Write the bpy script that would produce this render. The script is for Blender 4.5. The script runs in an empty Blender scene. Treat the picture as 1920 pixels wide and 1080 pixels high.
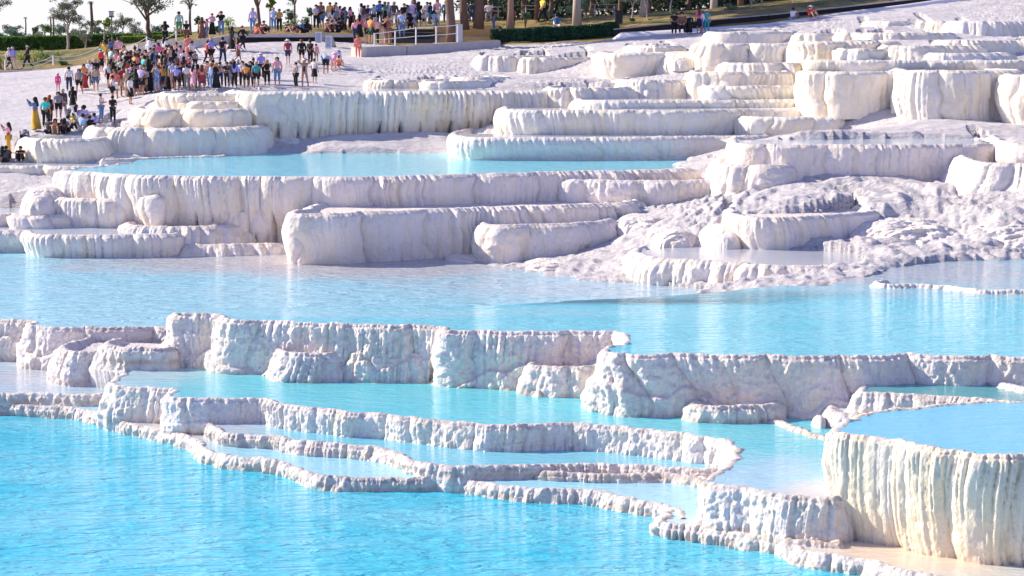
import bpy, math, random
import numpy as np
from mathutils import Vector, noise as mnoise

# ---------------------------------------------------------------- camera, sky, sun, exposure
scene = bpy.context.scene
COL = scene.collection
HC = 10.3                       # camera height above the lowest pool
FPX = 4000.0                    # focal length in photo pixels (1920 wide)
YH = 62.0                       # horizon row of the photograph
PITCH = math.atan((540 - YH) / FPX)
cam = bpy.data.cameras.new('camera'); camo = bpy.data.objects.new('camera', cam)
COL.objects.link(camo); scene.camera = camo
cam.sensor_width = 36; cam.lens = 36 * FPX / 1920
cam.clip_start = 0.5; cam.clip_end = 12000
camo.location = (0, 0, HC); camo.rotation_euler = (math.pi / 2 - PITCH, 0, 0)

SUN_EL, SUN_AZ = math.radians(29), math.radians(-73)      # azimuth from +Y, negative = left
sdir = Vector((math.sin(SUN_AZ) * math.cos(SUN_EL), math.cos(SUN_AZ) * math.cos(SUN_EL), math.sin(SUN_EL)))
w = bpy.data.worlds.new("World"); scene.world = w; w.use_nodes = True
nt = w.node_tree; bg = nt.nodes['Background']
sky = nt.nodes.new('ShaderNodeTexSky'); sky.sky_type = 'NISHITA'; sky.sun_disc = False
sky.sun_elevation = SUN_EL; sky.sun_rotation = SUN_AZ % (2 * math.pi)
sky.air_density = 1.0; sky.dust_density = 0.3; sky.ozone_density = 2.0
tint = nt.nodes.new('ShaderNodeMix'); tint.data_type = 'RGBA'; tint.blend_type = 'MULTIPLY'; tint.inputs[0].default_value = 1
tint.inputs[7].default_value = (1.08, .935, 1.22, 1)
nt.links.new(sky.outputs[0], tint.inputs[6])
# pale haze lying along the horizon
tc = nt.nodes.new('ShaderNodeTexCoord'); sx = nt.nodes.new('ShaderNodeSeparateXYZ'); nt.links.new(tc.outputs['Generated'], sx.inputs[0])
mr = nt.nodes.new('ShaderNodeMapRange'); mr.interpolation_type = 'SMOOTHSTEP'; nt.links.new(sx.outputs[2], mr.inputs[0])
mr.inputs[1].default_value = -.01; mr.inputs[2].default_value = .13; mr.inputs[3].default_value = .95; mr.inputs[4].default_value = 0
hz = nt.nodes.new('ShaderNodeMix'); hz.data_type = 'RGBA'; nt.links.new(mr.outputs[0], hz.inputs[0]); nt.links.new(tint.outputs[2], hz.inputs[6]); hz.inputs[7].default_value = (6.3, 6.35, 6.7, 1)
nt.links.new(hz.outputs[2], bg.inputs[0]); bg.inputs[1].default_value = 0.098
sun = bpy.data.lights.new('sun', 'SUN'); suno = bpy.data.objects.new('sun', sun); COL.objects.link(suno)
sun.energy = 4.7; sun.angle = math.radians(0.55); sun.color = (1.0, 0.89, 0.71)
suno.rotation_euler = (-sdir).to_track_quat('-Z', 'Y').to_euler()
scene.view_settings.view_transform = 'Standard'; scene.view_settings.look = 'None'
scene.view_settings.gamma = 1; scene.view_settings.exposure = 0.68
scene.cycles.max_bounces = 6; scene.cycles.diffuse_bounces = 3; scene.cycles.glossy_bounces = 3
scene.cycles.transparent_max_bounces = 6

# ---------------------------------------------------------------- geometry of the view -> places
cP, sP = math.cos(PITCH), math.sin(PITCH)
def ray(px, py):
    a, b = (px - 960) / FPX, (540 - py) / FPX
    return Vector((a, cP + b * sP, -sP + b * cP))
def at(px, py, D):               # the point seen at (px,py) standing D metres away
    r = ray(px, py); return Vector((0, 0, HC)) + r * (D / r.y)
def atz(px, py, z):              # ... lying at height z
    r = ray(px, py); k = (z - HC) / r.z
    return Vector((0, 0, HC)) + r * k
def xd(px, D, z):                # column px, distance D, height z
    depth = D * cP + (HC - z) * sP
    return Vector(((px - 960) / FPX * depth, D, z))
def wallz(zb, yb, yt, px=960):   # top height of an upright wall seen from row yb up to row yt
    p = atz(px, yb, zb); return at(px, yt, p.y).z

# ---------------------------------------------------------------- noise
def _h(ix, iy, seed):
    n = (ix.astype(np.int64) * 374761393 + iy.astype(np.int64) * 668265263 + seed * 2147483647) & 0xffffffff
    n = ((n ^ (n >> 13)) * 1274126177) & 0xffffffff
    n = (n ^ (n >> 16)) & 0xffffffff
    return n / 4294967295.0
def vn(x, y, seed=0):
    x = np.asarray(x, float); y = np.asarray(y, float) + 0 * x; x = x + 0 * y
    ix, iy = np.floor(x), np.floor(y); fx, fy = x - ix, y - iy
    fx = fx * fx * (3 - 2 * fx); fy = fy * fy * (3 - 2 * fy)
    a = _h(ix, iy, seed); b = _h(ix + 1, iy, seed); c = _h(ix, iy + 1, seed); d = _h(ix + 1, iy + 1, seed)
    return (a + (b - a) * fx + (c - a) * fy + (a - b - c + d) * fx * fy) * 2 - 1
def fbm(x, y, seed=0, o=4):
    t = 0; a = 1; n = 0
    x = np.asarray(x, float); y = np.asarray(y, float)
    for k in range(o):
        t = t + a * vn(x, y, seed + k * 17); n += a; a *= .5
        x, y = 2 * (x * .80 - y * .60) + 3.1, 2 * (x * .60 + y * .80) + 1.7
    return t / n
def lobes(s, w_, seed):          # rounded columns meeting in sharp creases, random widths and strengths
    q = s / w_ + 0.55 * vn(s / w_ * .8, 0 * s + 3.3, seed) + 1.5 * vn(s / w_ * .21, 0 * s + 7.1, seed + 2)
    i = np.floor(q); u = 2 * (q - i) - 1
    amp = .35 + .65 * _h(i, 0 * i, seed + 5)
    return amp * np.sqrt(np.clip(1 - u * u, 0, 1))

# ---------------------------------------------------------------- materials
def mat(name):
    m = bpy.data.materials.new(name); m.use_nodes = True
    n = m.node_tree; return m, n, n.nodes['Principled BSDF']
def N(n, t, **k):
    o = n.nodes.new(t)
    for a, v in k.items():
        if a in o.inputs.keys(): o.inputs[a].default_value = v
        else: setattr(o, a, v)
    return o
def ramp(n, src, stops):
    r = n.nodes.new('ShaderNodeValToRGB'); e = r.color_ramp.elements
    while len(e) < len(stops): e.new(.5)
    for q, (p, c) in zip(e, stops): q.position = p; q.color = (*c, 1) if len(c) == 3 else c
    n.links.new(src, r.inputs[0]); return r.outputs[0]
def mixc(n, f, a, b, mode='MIX'):
    m = n.nodes.new('ShaderNodeMix'); m.data_type = 'RGBA'; m.blend_type = mode
    for s, v in ((m.inputs[0], f), (m.inputs[6], a), (m.inputs[7], b)):
        if isinstance(v, (int, float)): s.default_value = v
        elif isinstance(v, tuple): s.default_value = (*v, 1)
        else: n.links.new(v, s)
    return m.outputs[2]
def maths(n, op, a, b=0.0, c=None):
    m = n.nodes.new('ShaderNodeMath'); m.operation = op
    for i, v in enumerate((a, b) if c is None else (a, b, c)):
        if isinstance(v, (int, float)): m.inputs[i].default_value = v
        else: n.links.new(v, m.inputs[i])
    return m.outputs[0]
def pos_noise(n, scale, detail=4, mul=(1, 1, 1), rough=.55, dist=0.0):
    g = n.nodes.new('ShaderNodeNewGeometry'); mp = n.nodes.new('ShaderNodeMapping'); mp.inputs['Scale'].default_value = mul
    n.links.new(g.outputs['Position'], mp.inputs[0])
    t = N(n, 'ShaderNodeTexNoise', Scale=scale, Detail=detail, Roughness=rough, Distortion=dist)
    n.links.new(mp.outputs[0], t.inputs['Vector']); return t.outputs['Fac']
def bump(n, h, strength, dist, prev=None):
    b = N(n, 'ShaderNodeBump', Strength=strength, Distance=dist); n.links.new(h, b.inputs['Height'])
    if prev: n.links.new(prev, b.inputs['Normal'])
    return b.outputs[0]

def travertine(name, white, cream, creamy=.5, grime=.5, fine=14, bstr=.5, dirt=(.34, .29, .27), pink=None):
    m, n, b = mat(name)
    st = pos_noise(n, 1.1, 4, (2.2, 2.2, .35))
    c = mixc(n, ramp(n, st, [(.5 - .25 * creamy - .05, (0, 0, 0)), (.78 - .2 * creamy, (1, 1, 1))]), white, cream)
    lo = pos_noise(n, .33, 3)
    c = mixc(n, maths(n, 'MULTIPLY', ramp(n, lo, [(.45, (0, 0, 0)), (.7, (1, 1, 1))]), .55), c, pink or (.74, .69, .71))
    # weathered crest and pitting: patches of its own shape
    at_ = n.nodes.new('ShaderNodeAttribute'); at_.attribute_name = 'crest'
    sp = pos_noise(n, 3.2, 6, (1, 1, 2.2), .7)
    cr = maths(n, 'MULTIPLY', at_.outputs['Fac'], ramp(n, sp, [(.42, (0, 0, 0)), (.62, (1, 1, 1))]))
    c = mixc(n, maths(n, 'MULTIPLY', cr, grime), c, dirt)
    sp2 = pos_noise(n, 9, 5, (1, 1, .7), .75)
    c = mixc(n, maths(n, 'MULTIPLY', ramp(n, sp2, [(.64, (0, 0, 0)), (.74, (1, 1, 1))]), grime * .55), c, dirt)
    wt = n.nodes.new('ShaderNodeAttribute'); wt.attribute_name = 'wet'      # damp mineral band at the waterline
    c = mixc(n, maths(n, 'MULTIPLY', wt.outputs['Fac'], ramp(n, pos_noise(n, 1.6, 5), [(.35, (.15, .15, .15)), (.65, (.85, .85, .85))])), c, (.56, .42, .32))
    sk_ = pos_noise(n, 2.4, 5, (2.2, 2.2, .22), .7)                        # rain streaks running down the face
    c = mixc(n, maths(n, 'MULTIPLY', ramp(n, sk_, [(.55, (0, 0, 0)), (.72, (1, 1, 1))]), grime * .62), c, (.50, .44, .43))
    n.links.new(c, b.inputs['Base Color']); b.inputs['Roughness'].default_value = .62
    b.inputs['Specular IOR Level'].default_value = .35
    h1 = pos_noise(n, fine, 6, (1, 1, .6), .65)
    vo = N(n, 'ShaderNodeTexVoronoi', Scale=fine * .45); g = n.nodes.new('ShaderNodeNewGeometry'); n.links.new(g.outputs['Position'], vo.inputs['Vector'])
    nr = bump(n, h1, bstr, .06); nr = bump(n, vo.outputs['Distance'], bstr * .45, .05, nr)
    n.links.new(nr, b.inputs['Normal']); return m
M = {}
M['near'] = travertine('travertine_near', (.87, .79, .80), (.85, .76, .67), .5, 1.0, 16, 1.0, dirt=(.27, .235, .25))
M['mid'] = travertine('travertine_mid', (.87, .79, .80), (.86, .76, .63), .6, .7, 12, .8)
M['far'] = travertine('travertine_far', (.86, .81, .79), (.86, .76, .60), .8, .42, 7, .55, pink=(.82, .79, .77))
M['gold'] = travertine('travertine_warm', (.86, .79, .72), (.86, .74, .57), 1., .35, 15, .8, dirt=(.50, .38, .28))

def ground_mat():
    m, n, b = mat('travertine_slope')
    a = pos_noise(n, .9, 5, (.5, 1.3, 1))
    c = mixc(n, ramp(n, a, [(.35, (0, 0, 0)), (.7, (1, 1, 1))]), (.76, .725, .745), (.68, .63, .65))
    s = pos_noise(n, 2.6, 6, (.45, 2.0, 3), .72)
    c = mixc(n, maths(n, 'MULTIPLY', ramp(n, s, [(.56, (0, 0, 0)), (.70, (1, 1, 1))]), .6), c, (.38, .33, .35))
    # soil and dry grass start where the travertine ends
    at_ = n.nodes.new('ShaderNodeAttribute'); at_.attribute_name = 'soil'
    gn = pos_noise(n, .5, 5, (1, .6, 1))
    soil = ramp(n, gn, [(.36, (.10, .13, .03)), (.5, (.30, .22, .07)), (.62, (.42, .29, .12)), (.72, (.12, .15, .04))])
    c = mixc(n, at_.outputs['Fac'], c, soil)
    n.links.new(c, b.inputs['Base Color']); b.inputs['Roughness'].default_value = .7
    b.inputs['Specular IOR Level'].default_value = .3
    h1 = pos_noise(n, 3.2, 7, (.6, 1.4, 1), .7); h0 = pos_noise(n, 1.1, 5, (.35, 1.6, 2), .65); nr = bump(n, h0, .7, .35); nr = bump(n, h1, 1.0, .2, nr)
    n.links.new(nr, b.inputs['Normal']); return m
M['ground'] = ground_mat()

def water_mat(name, deep, shallow, blobs=(), wave=.25, rough=.07, sc=1.0, spec=.34):
    m, n, b = mat(name)
    g = n.nodes.new('ShaderNodeNewGeometry')
    v = pos_noise(n, .35, 3, (.5, 1, 1))
    c = mixc(n, ramp(n, v, [(.35, (0, 0, 0)), (.7, (1, 1, 1))]), deep, tuple(.72 * d + .28 * s for d, s in zip(deep, shallow)))
    for (p, rx, ry, col, k) in blobs:           # pale sediment shoals; in the central pool also a painted dark tree reflection
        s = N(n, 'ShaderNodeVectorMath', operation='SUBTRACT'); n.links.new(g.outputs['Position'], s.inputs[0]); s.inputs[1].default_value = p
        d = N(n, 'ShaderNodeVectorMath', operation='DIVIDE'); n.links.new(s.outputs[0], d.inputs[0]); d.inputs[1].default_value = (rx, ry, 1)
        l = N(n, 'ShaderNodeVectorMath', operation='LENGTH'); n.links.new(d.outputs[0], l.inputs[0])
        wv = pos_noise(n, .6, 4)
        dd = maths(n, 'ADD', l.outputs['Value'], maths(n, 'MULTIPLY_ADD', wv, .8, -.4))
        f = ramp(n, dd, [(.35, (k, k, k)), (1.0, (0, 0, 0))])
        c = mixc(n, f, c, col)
    n.links.new(c, b.inputs['Base Color']); b.inputs['Roughness'].default_value = rough
    b.inputs['IOR'].default_value = 1.33; b.inputs['Specular IOR Level'].default_value = spec
    h1 = pos_noise(n, 2.6 * sc, 3, (.55, 1.5, 1), .6, .6); h2 = pos_noise(n, 9 * sc, 3, (.5, 1.3, 1), .6, .3)
    nr = bump(n, h1, wave, .25); nr = bump(n, h2, wave * .8, .06, nr)
    n.links.new(nr, b.inputs['Normal']); return m

# ---------------------------------------------------------------- mesh helpers
def mesh_obj(name, V, F, m, parent=None, smooth=True, attr=None):
    me = bpy.data.meshes.new(name)
    V = np.asarray(V, np.float32).reshape(-1, 3)
    if isinstance(F, np.ndarray):
        k = F.shape[1]; nf = len(F)
        me.vertices.add(len(V)); me.vertices.foreach_set('co', V.ravel())
        me.loops.add(nf * k); me.loops.foreach_set('vertex_index', F.astype(np.int32).ravel())
        me.polygons.add(nf); me.polygons.foreach_set('loop_start', np.arange(0, nf * k, k, dtype=np.int32))
        me.update(calc_edges=True)
    else:
        me.from_pydata([tuple(map(float, v)) for v in V], [], F); me.update()
    if smooth: me.polygons.foreach_set('use_smooth', np.ones(len(me.polygons), bool))
    for an, av in (attr or {}).items():
        a = me.attributes.new(an, 'FLOAT', 'POINT'); a.data.foreach_set('value', np.asarray(av, np.float32))
    me.validate(); me.update()
    o = bpy.data.objects.new(name, me); COL.objects.link(o)
    if m: me.materials.append(m)
    if parent: o.parent = parent
    return o
def grid_faces(nr, nc):
    i = np.arange(nr * nc).reshape(nr, nc)
    return np.stack([i[:-1, :-1], i[1:, :-1], i[1:, 1:], i[:-1, 1:]], -1).reshape(-1, 4)
def tag(o, label=None, cat=None, group=None, kind=None):
    if label: o['label'] = label
    if cat: o['category'] = cat
    if group: o['group'] = group
    if kind: o['kind'] = kind
    return o
def catmull(P, step):
    P = np.asarray(P, float); Q = np.vstack([2 * P[0] - P[1], P, 2 * P[-1] - P[-2]]); out = []
    for i in range(1, len(Q) - 2):
        p0, p1, p2, p3 = Q[i - 1], Q[i], Q[i + 1], Q[i + 2]
        # centripetal: no loops on uneven spacing
        d = lambda a, b: max(np.linalg.norm(a - b), 1e-4) ** .5
        t0 = 0; t1 = t0 + d(p0, p1); t2 = t1 + d(p1, p2); t3 = t2 + d(p2, p3)
        m_ = max(4, int(np.linalg.norm(p2 - p1) / .1)); t = np.linspace(t1, t2, m_, endpoint=False)[:, None]
        A1 = (t1 - t) / (t1 - t0) * p0 + (t - t0) / (t1 - t0) * p1; A2 = (t2 - t) / (t2 - t1) * p1 + (t - t1) / (t2 - t1) * p2
        A3 = (t3 - t) / (t3 - t2) * p2 + (t - t2) / (t3 - t2) * p3
        B1 = (t2 - t) / (t2 - t0) * A1 + (t - t0) / (t2 - t0) * A2; B2 = (t3 - t) / (t3 - t1) * A2 + (t - t1) / (t3 - t1) * A3
        out.append((t2 - t) / (t2 - t1) * B1 + (t - t1) / (t2 - t1) * B2)
    C = np.vstack(out + [P[-1:]])
    L = np.r_[0, np.cumsum(np.linalg.norm(np.diff(C, axis=0), axis=1))]
    s = np.linspace(0, L[-1], max(8, int(L[-1] / step)))
    return np.c_[np.interp(s, L, C[:, 0]), np.interp(s, L, C[:, 1])], s

TERR = {}; BANKS = []; CLAMP = []; CTRL = []
def terrace(tid, label, zt, zb, pts, mode='px', depth=3.0, wrap=(1, 1), bulge=.10, foot=.0, W1=1.6, A1=.16, W2=.3, A2=.05,
            lump=.05, m='mid', slots=0., lip=.03, ctrl=True, group=None, sink=None, up=.0, seed=None, tier=0.):
    """one travertine terrace: rim, fluted wall below it, floor behind it"""
    seed = seed if seed is not None else (sum(ord(c) * (i + 3) for i, c in enumerate(tid)) * 7) % 9973
    P = []
    for a, b in pts:
        P.append((xd(a, b, zt) if mode == 'd' else atz(a, b, zt))[:2])
    P = [np.array(p) for p in P]
    D = np.mean([p[1] for p in P]); H = zt - zb
    if wrap[0]:
        r = wrap[0]; P = [P[0] + (.55 * r, 4.0 * r), P[0] + (.1 * r, 1.2 * r)] + P
    if wrap[1]:
        r = wrap[1]; P = P + [P[-1] + (-.1 * r, 1.2 * r), P[-1] + (-.55 * r, 4.0 * r)]
    step = max(.022, D * .9 / 2133)
    C, s = catmull(P, step)
    # smooth frame
    Tn = np.gradient(C, axis=0); k = max(3, int(.5 / step)) | 1
    ker = np.hanning(k + 2)[1:-1]; ker /= ker.sum()
    Tp = np.vstack([np.repeat(Tn[:1], k // 2, 0), Tn, np.repeat(Tn[-1:], k // 2, 0)])
    T = np.c_[np.convolve(Tp[:, 0], ker, 'valid'), np.convolve(Tp[:, 1], ker, 'valid')]
    T /= np.linalg.norm(T, axis=1)[:, None] + 1e-9
    Nr = np.c_[T[:, 1], -T[:, 0]]
    nw = max(8, int(H / (D * .95 / 2133)) + 4)
    t = np.r_[np.linspace(0, .15, max(4, nw // 6), endpoint=False), np.linspace(.15, 1, nw)]
    S, TT = np.meshgrid(s, t)
    w1 = W1; w2 = W2
    mea = .5 * vn(S / (w1 * 2), TT * H / 1.2, seed) + .25 * vn(S / w1, TT * H / .6, seed + 1)
    L1 = lobes(S + mea * w1 * .35, w1, seed + 2)
    L1b = lobes(S + mea * w1 * .2 + 11, w1 * .45, seed + 22)
    L2 = lobes(S + mea * w2 * .9, w2, seed + 3)
    L3 = lobes(S + mea * w2 * .6 + 7, w2 * .45, seed + 4)
    msk = np.clip(.6 + 1.1 * vn(S / (w1 * 1.3), TT * 1.2, seed + 6) + .35 * vn(S / w1 * 3, TT * 2, seed + 7), .05, 1.15)
    zz = TT * H
    A1 = A1 * 1.25; A2 = A2 * 2.1; disp = A1 * L1 + .35 * A1 * L1b + A2 * msk * L2 + .4 * A2 * msk * L3
    bil = 1 - 2 * np.abs(fbm(S / .55, zz / .5, seed + 8, 3))
    rs = .12 if D < 70 else .22
    disp += lump * .55 * bil * (.4 + .6 * np.clip(TT * 2, 0, 1)) + lump * (1.0 if D < 70 and m != 'gold' else .7) * fbm(S / rs, zz / rs * (.8 if m == 'near' else .4), seed + 9, 3)
    disp += lump * 1.0 * fbm(S / 1.4, zz / .7, seed + 10, 2)
    if tier:                    # an older, lower bulge row standing out under the top band
        tb = .52 + .26 * vn(S / 1.7, 0 * S, seed + 30) + .13 * vn(S / .5, 0 * S, seed + 31)
        sm = np.clip((TT - tb) / .05, 0, 1); sm = sm * sm * (3 - 2 * sm)
        disp += tier * (sm * (.5 + 1.0 * lobes(S, .9, seed + 32)) - .30 * np.clip(vn(S / 1.1, 0 * S, seed + 33) + .3, 0, 1) * np.exp(-((TT - tb) / .025) ** 2))
    if slots:
        cre = np.clip(1 - lobes(S + mea * .1, w2 * 2.2, seed + 40) * 1.5, 0, 1) ** 2
        hole = np.clip(vn(S / 2.2, 0 * S + 9, seed + 41) * 2.0, 0, 1)
        disp -= slots * cre * hole * np.clip((TT - .55) / .25, 0, 1) * 2.2
    off = bulge * H * np.sin(math.pi * np.clip(TT, 0, 1) ** .75) + foot * H * TT ** 1.4
    rr = min(.10 if D > 70 else .055, H * .25); q = np.clip(zz / rr, 0, 1)
    off -= rr * (1 - np.sqrt(1 - (1 - q) ** 2 + 1e-9))
    edge = np.clip(zz / .10, .72, 1)
    off = off + disp * edge - A1 * .5
    cz = lip * (.6 + .8 * vn(s / .35, 0 * s, seed + 12) + .5 * vn(s / .08, 0 * s, seed + 13))
    if sink: cz = cz - .09 * (np.linspace(0, 1, len(cz)) < sink)
    Z = zt + np.clip(cz, -.002 if not sink else -.2, 1)[None, :] * np.clip(1 - TT * 6, 0, 1) - zz
    X = C[None, :, 0] + Nr[None, :, 0] * off; Y = C[None, :, 1] + Nr[None, :, 1] * off
    # bottom skirt goes into the ground, inner side of the rim goes under the water
    X0, Y0 = X[-1] - Nr[:, 0] * .1, Y[-1] - Nr[:, 1] * .1
    sk = np.stack([X0, Y0, np.full_like(X0, zb - .6)], -1)[None]
    rim = []
    for (o_, dz) in ((-.34, -.2), (-.2, -.10), (-.11, -.02), (-.05, .004)):
        o2 = o_ + .035 * vn(s / .3, 0 * s, seed + 14)
        rim.append(np.stack([C[:, 0] + Nr[:, 0] * (o2 + off[0]), C[:, 1] + Nr[:, 1] * (o2 + off[0]), zt + dz + np.clip(cz, 0 if not sink else -.2, 1) * (.7 if dz > -.05 else 0)], -1))
    TERR[tid] = dict(C=C + Nr * (off[0] - .06)[:, None], zt=zt)
    bx, by = C[:, 0].copy(), C[:, 1] + depth
    if wrap[0] or wrap[1]:
        ym = C[:, 1].max(); by = C[:, 1] + np.clip(ym - C[:, 1], .04, depth)
    back = np.stack([bx, by, np.full_like(bx, zt - .12 + up)], -1)
    rows = [back] + rim + [np.stack([X, Y, Z], -1)[i] for i in range(len(t))] + [sk[0]]
    if depth <= 0: rows = rows[1:]
    V = np.stack(rows); nr, nc = V.shape[:2]
    cr = np.zeros((nr, nc)); off_r = nr - 1 - len(t)
    for i in range(len(t)): cr[off_r + i] = np.clip(1 - t[i] * H / (.22 + .12 * vn(s / .4, 0 * s, seed + 15)), 0, 1) * (.55 + .45 * vn(s / 2.5, 0 * s, seed + 16))
    cr[:off_r] = .25
    wet = np.clip(1 - np.abs(V[..., 2] - (zb + .3)) / .13, 0, 1) if m in ('near', 'gold') else np.zeros((nr, nc))
    o = mesh_obj('travertine_terrace', V.reshape(-1, 3), grid_faces(nr, nc)[:, ::-1], M[m], attr={'crest': cr.clip(0, 1).ravel(), 'wet': wet.ravel()})
    tag(o, label, 'travertine terrace', group or 'travertine terraces')
    if depth > 0: CLAMP.append((np.vstack([C[:, :2] + Nr * -.1, np.c_[bx, by][::-1]]), zt - .22))
    if ctrl:
        for i in np.linspace(0, len(C) - 1, max(3, int(s[-1] / 4))).astype(int):
            if Nr[i][1] < -.3:
                q = C[i] + Nr[i] * (.5 + foot * H); CTRL.append((q[0], q[1], zb + (0.0 if ctrl is True else ctrl)))
                if depth > 0 and ctrl is True: CTRL.append((C[i][0], C[i][1] + depth, zt + .06))
    return o

def dome(tid, label, px, yt, yb, D, w_px, dep, m='mid', W=.6, A=.12, lump=.10, zb=None, seed=None, slant=0., ctrl=False):
    """a rounded hummock of travertine with draped, fluted sides"""
    seed = seed or (sum(ord(c) * (i + 3) for i, c in enumerate(tid)) * 7) % 9973
    top = at(px, yt, D + dep * .5); z0 = at(px, yb, D).z if zb is None else zb; H = top.z - z0
    rx = w_px / 2 * D / FPX; R = max(rx, dep)
    nu = int(min(420, 2 * math.pi * R / (D * 1.1 / 2133))); nv = int(max(14, min(90, (H + R * .6) / (D * 1.1 / 2133))))
    u, v = np.meshgrid(np.linspace(0, 2 * math.pi, nu), np.linspace(0, 1, nv))
    s = u * R * .8
    rad = np.sin(np.clip(v, 0, 1) * math.pi / 2) ** .8; hh = np.cos(v * math.pi / 2) ** .75
    f = A * .3 * np.clip(v - .35, 0, 1) * lobes(s + .9 * vn(s / W, v * 3, seed) * W * 2, W * 2.2, seed) + .0 * A * lobes(s + .5 * vn(s, v * 3, seed + 6), W * .6, seed + 1)
    s2 = np.minimum(u, 2 * math.pi - u); X0 = np.sin(u) * rx * rad; Y0 = -np.cos(u) * dep * rad + v * H
    bl = lump * (1 - 2 * np.abs(fbm(X0 / 1.3, Y0 / .9, seed + 2, 4))) * 1.6 + lump * .8 * fbm(X0 / .25, Y0 / .2, seed + 3, 3) + lump * 1.5 * fbm(X0 / 2.2, Y0 / 2, seed + 4, 2)
    k = (rad + (f + bl) * np.clip(v * 3, 0, 1) / R)
    X = top.x + np.sin(u) * rx * k + slant * (1 - v); Y = D + dep * .5 - np.cos(u) * dep * .5 * 1.6 * k; Z = z0 - .3 + (H + .3) * hh + .25 * bl
    V = np.stack([X, Y, Z], -1)
    o = mesh_obj('travertine_mound', V.reshape(-1, 3), grid_faces(nv, nu)[:, ::-1], M[m], attr={'crest': np.zeros(V.shape[0] * V.shape[1])})
    return tag(o, label, 'travertine mound', 'travertine mounds')
POOLS = []
def pool(label_name, z, front, back, m, drop=.35, ext=1.2, clamp=True, dz=-.012):
    """water sheet: front edge from terrace rims (or photo points), back edge from photo points"""
    def get(L):
        out = []
        for it in L:
            if isinstance(it, str):
                C = TERR[it]['C']; out += [tuple(c) for c in C[::6]] + [tuple(C[-1])]
            elif isinstance(it, tuple) and isinstance(it[0], str):
                C = TERR[it[0]]['C']; a, b = int(it[1] * len(C)), int(it[2] * len(C)); out += [tuple(c) for c in C[a:b:6]]
            else:
                p = atz(it[0], it[1], z); out.append((p.x, p.y))
        return out
    f = get(front); b = get(back)
    if clamp: CLAMP.append((np.array(f + b), z - drop))
    if label_name in ('F', 'G', 'K', 'Q'): BANKS.append((np.array(f + b), z - drop))
    poly = f + [(x, y + ext) for x, y in b]
    from mathutils.geometry import tessellate_polygon
    tris = tessellate_polygon([[Vector((x, y, 0)) for x, y in poly]])
    F = []
    for a, b_, c in tris:
        p, q, r = poly[a], poly[b_], poly[c]
        ar = (q[0] - p[0]) * (r[1] - p[1]) - (q[1] - p[1]) * (r[0] - p[0])
        if abs(ar) > 1e-9: F.append((a, b_, c) if ar > 0 else (a, c, b_))
    o = mesh_obj('pool_water', [(x, y, z + dz) for x, y in poly], F, m, smooth=False)
    tag(o, kind='structure'); return o
# ---------------------------------------------------------------- heights of the pools, chained from wall to wall
ZA = wallz(0, 915, 893, 600); ZB = wallz(ZA, 851, 829, 600); ZC = wallz(ZB, 810, 766, 600)
ZG = wallz(ZC, 775, 665, 1170); ZM = wallz(ZA, 1028, 828, 1700); ZF = wallz(ZB, 688, 613, 150)
ZL = wallz(ZF, 490, 397, 600); ZK = wallz(2.3, 440, 330, 400); ZI = 1.92
import sys; print('Z', ZA, ZB, ZC, ZG, ZM, ZF, ZL, ZK, ZI)
NEAR = dict(m='near', lump=.055)
NG = 'low travertine rims between the near pools'
# ---- lowest long rim
terrace('A', 'long low knobbly rim edging the large blue pool at lower left', ZA, -.25,
        [(-120, 756), (0, 757), (60, 761), (120, 764), (170, 772), (200, 781), (225, 790), (300, 806), (345, 817), (372, 829), (384, 843), (430, 856),
         (500, 863), (555, 878), (600, 893), (700, 897), (850, 897), (900, 905), (1000, 917), (1100, 920), (1170, 934), (1240, 946), (1266, 958), (1275, 972)],
        wrap=(0, 0), depth=.0, A1=.06, W1=.45, A2=.03, W2=.15, foot=.15, bulge=.08, **NEAR, ctrl=False, group=NG)
terrace('E', 'knobbly low rim running to the bottom edge in front of the peach shallows', ZA, -.25,
        [(1247, 980), (1262, 982), (1300, 985), (1345, 992), (1400, 1002), (1450, 1008), (1478, 1018), (1500, 1032), (1550, 1041), (1600, 1046), (1650, 1060), (1700, 1071), (1760, 1084), (1860, 1110), (2050, 1180)],
        wrap=(.35, 0), depth=.0, A1=.12, W1=.7, A2=.05, W2=.2, foot=.2, bulge=.08, **NEAR, ctrl=False, group=NG)
terrace('E2', 'short upper lip behind the low rim at the peach shallows', ZA + .07, ZA - .2,
        [(1478, 1013), (1500, 1015), (1540, 1017), (1575, 1020)], wrap=(.12, .12), depth=.0, A1=.05, W1=.5, A2=.03, W2=.15, foot=.3, **NEAR, ctrl=False, group=NG)
terrace('A1', 'straight thin rim at the left edge, below the shallow pool', ZB, ZA - .2,
        [(-120, 736), (0, 737), (90, 738), (150, 740), (205, 739), (225, 741)], wrap=(0, .3), depth=.0, A1=.05, W1=1.1, A2=.03, W2=.25, foot=.2, **NEAR, ctrl=False, group=NG)
terrace('B', 'thin winding rim between the two narrow light blue pools', ZB, ZA - .2,
        [(368, 783), (385, 790), (405, 803), (425, 812), (470, 815), (520, 819), (560, 827), (640, 833), (700, 839), (735, 848), (790, 868), (850, 875), (900, 875), (1020, 872), (1100, 869), (1180, 872), (1290, 879), (1345, 881)],
        wrap=(.3, 0), depth=.0, A1=.07, W1=.6, A2=.04, W2=.16, foot=.15, bulge=.06, **NEAR, ctrl=False, group=NG)
terrace('B2', 'doubled second lip just below the right end of the winding rim', ZB - .12, ZA - .2,
        [(1015, 884), (1070, 886), (1130, 889), (1190, 890), (1245, 889), (1290, 895), (1330, 901)], wrap=(.15, .1), depth=.0, A1=.05, W1=.5, A2=.03, W2=.15, foot=.1, **NEAR, ctrl=False, group=NG)
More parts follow.
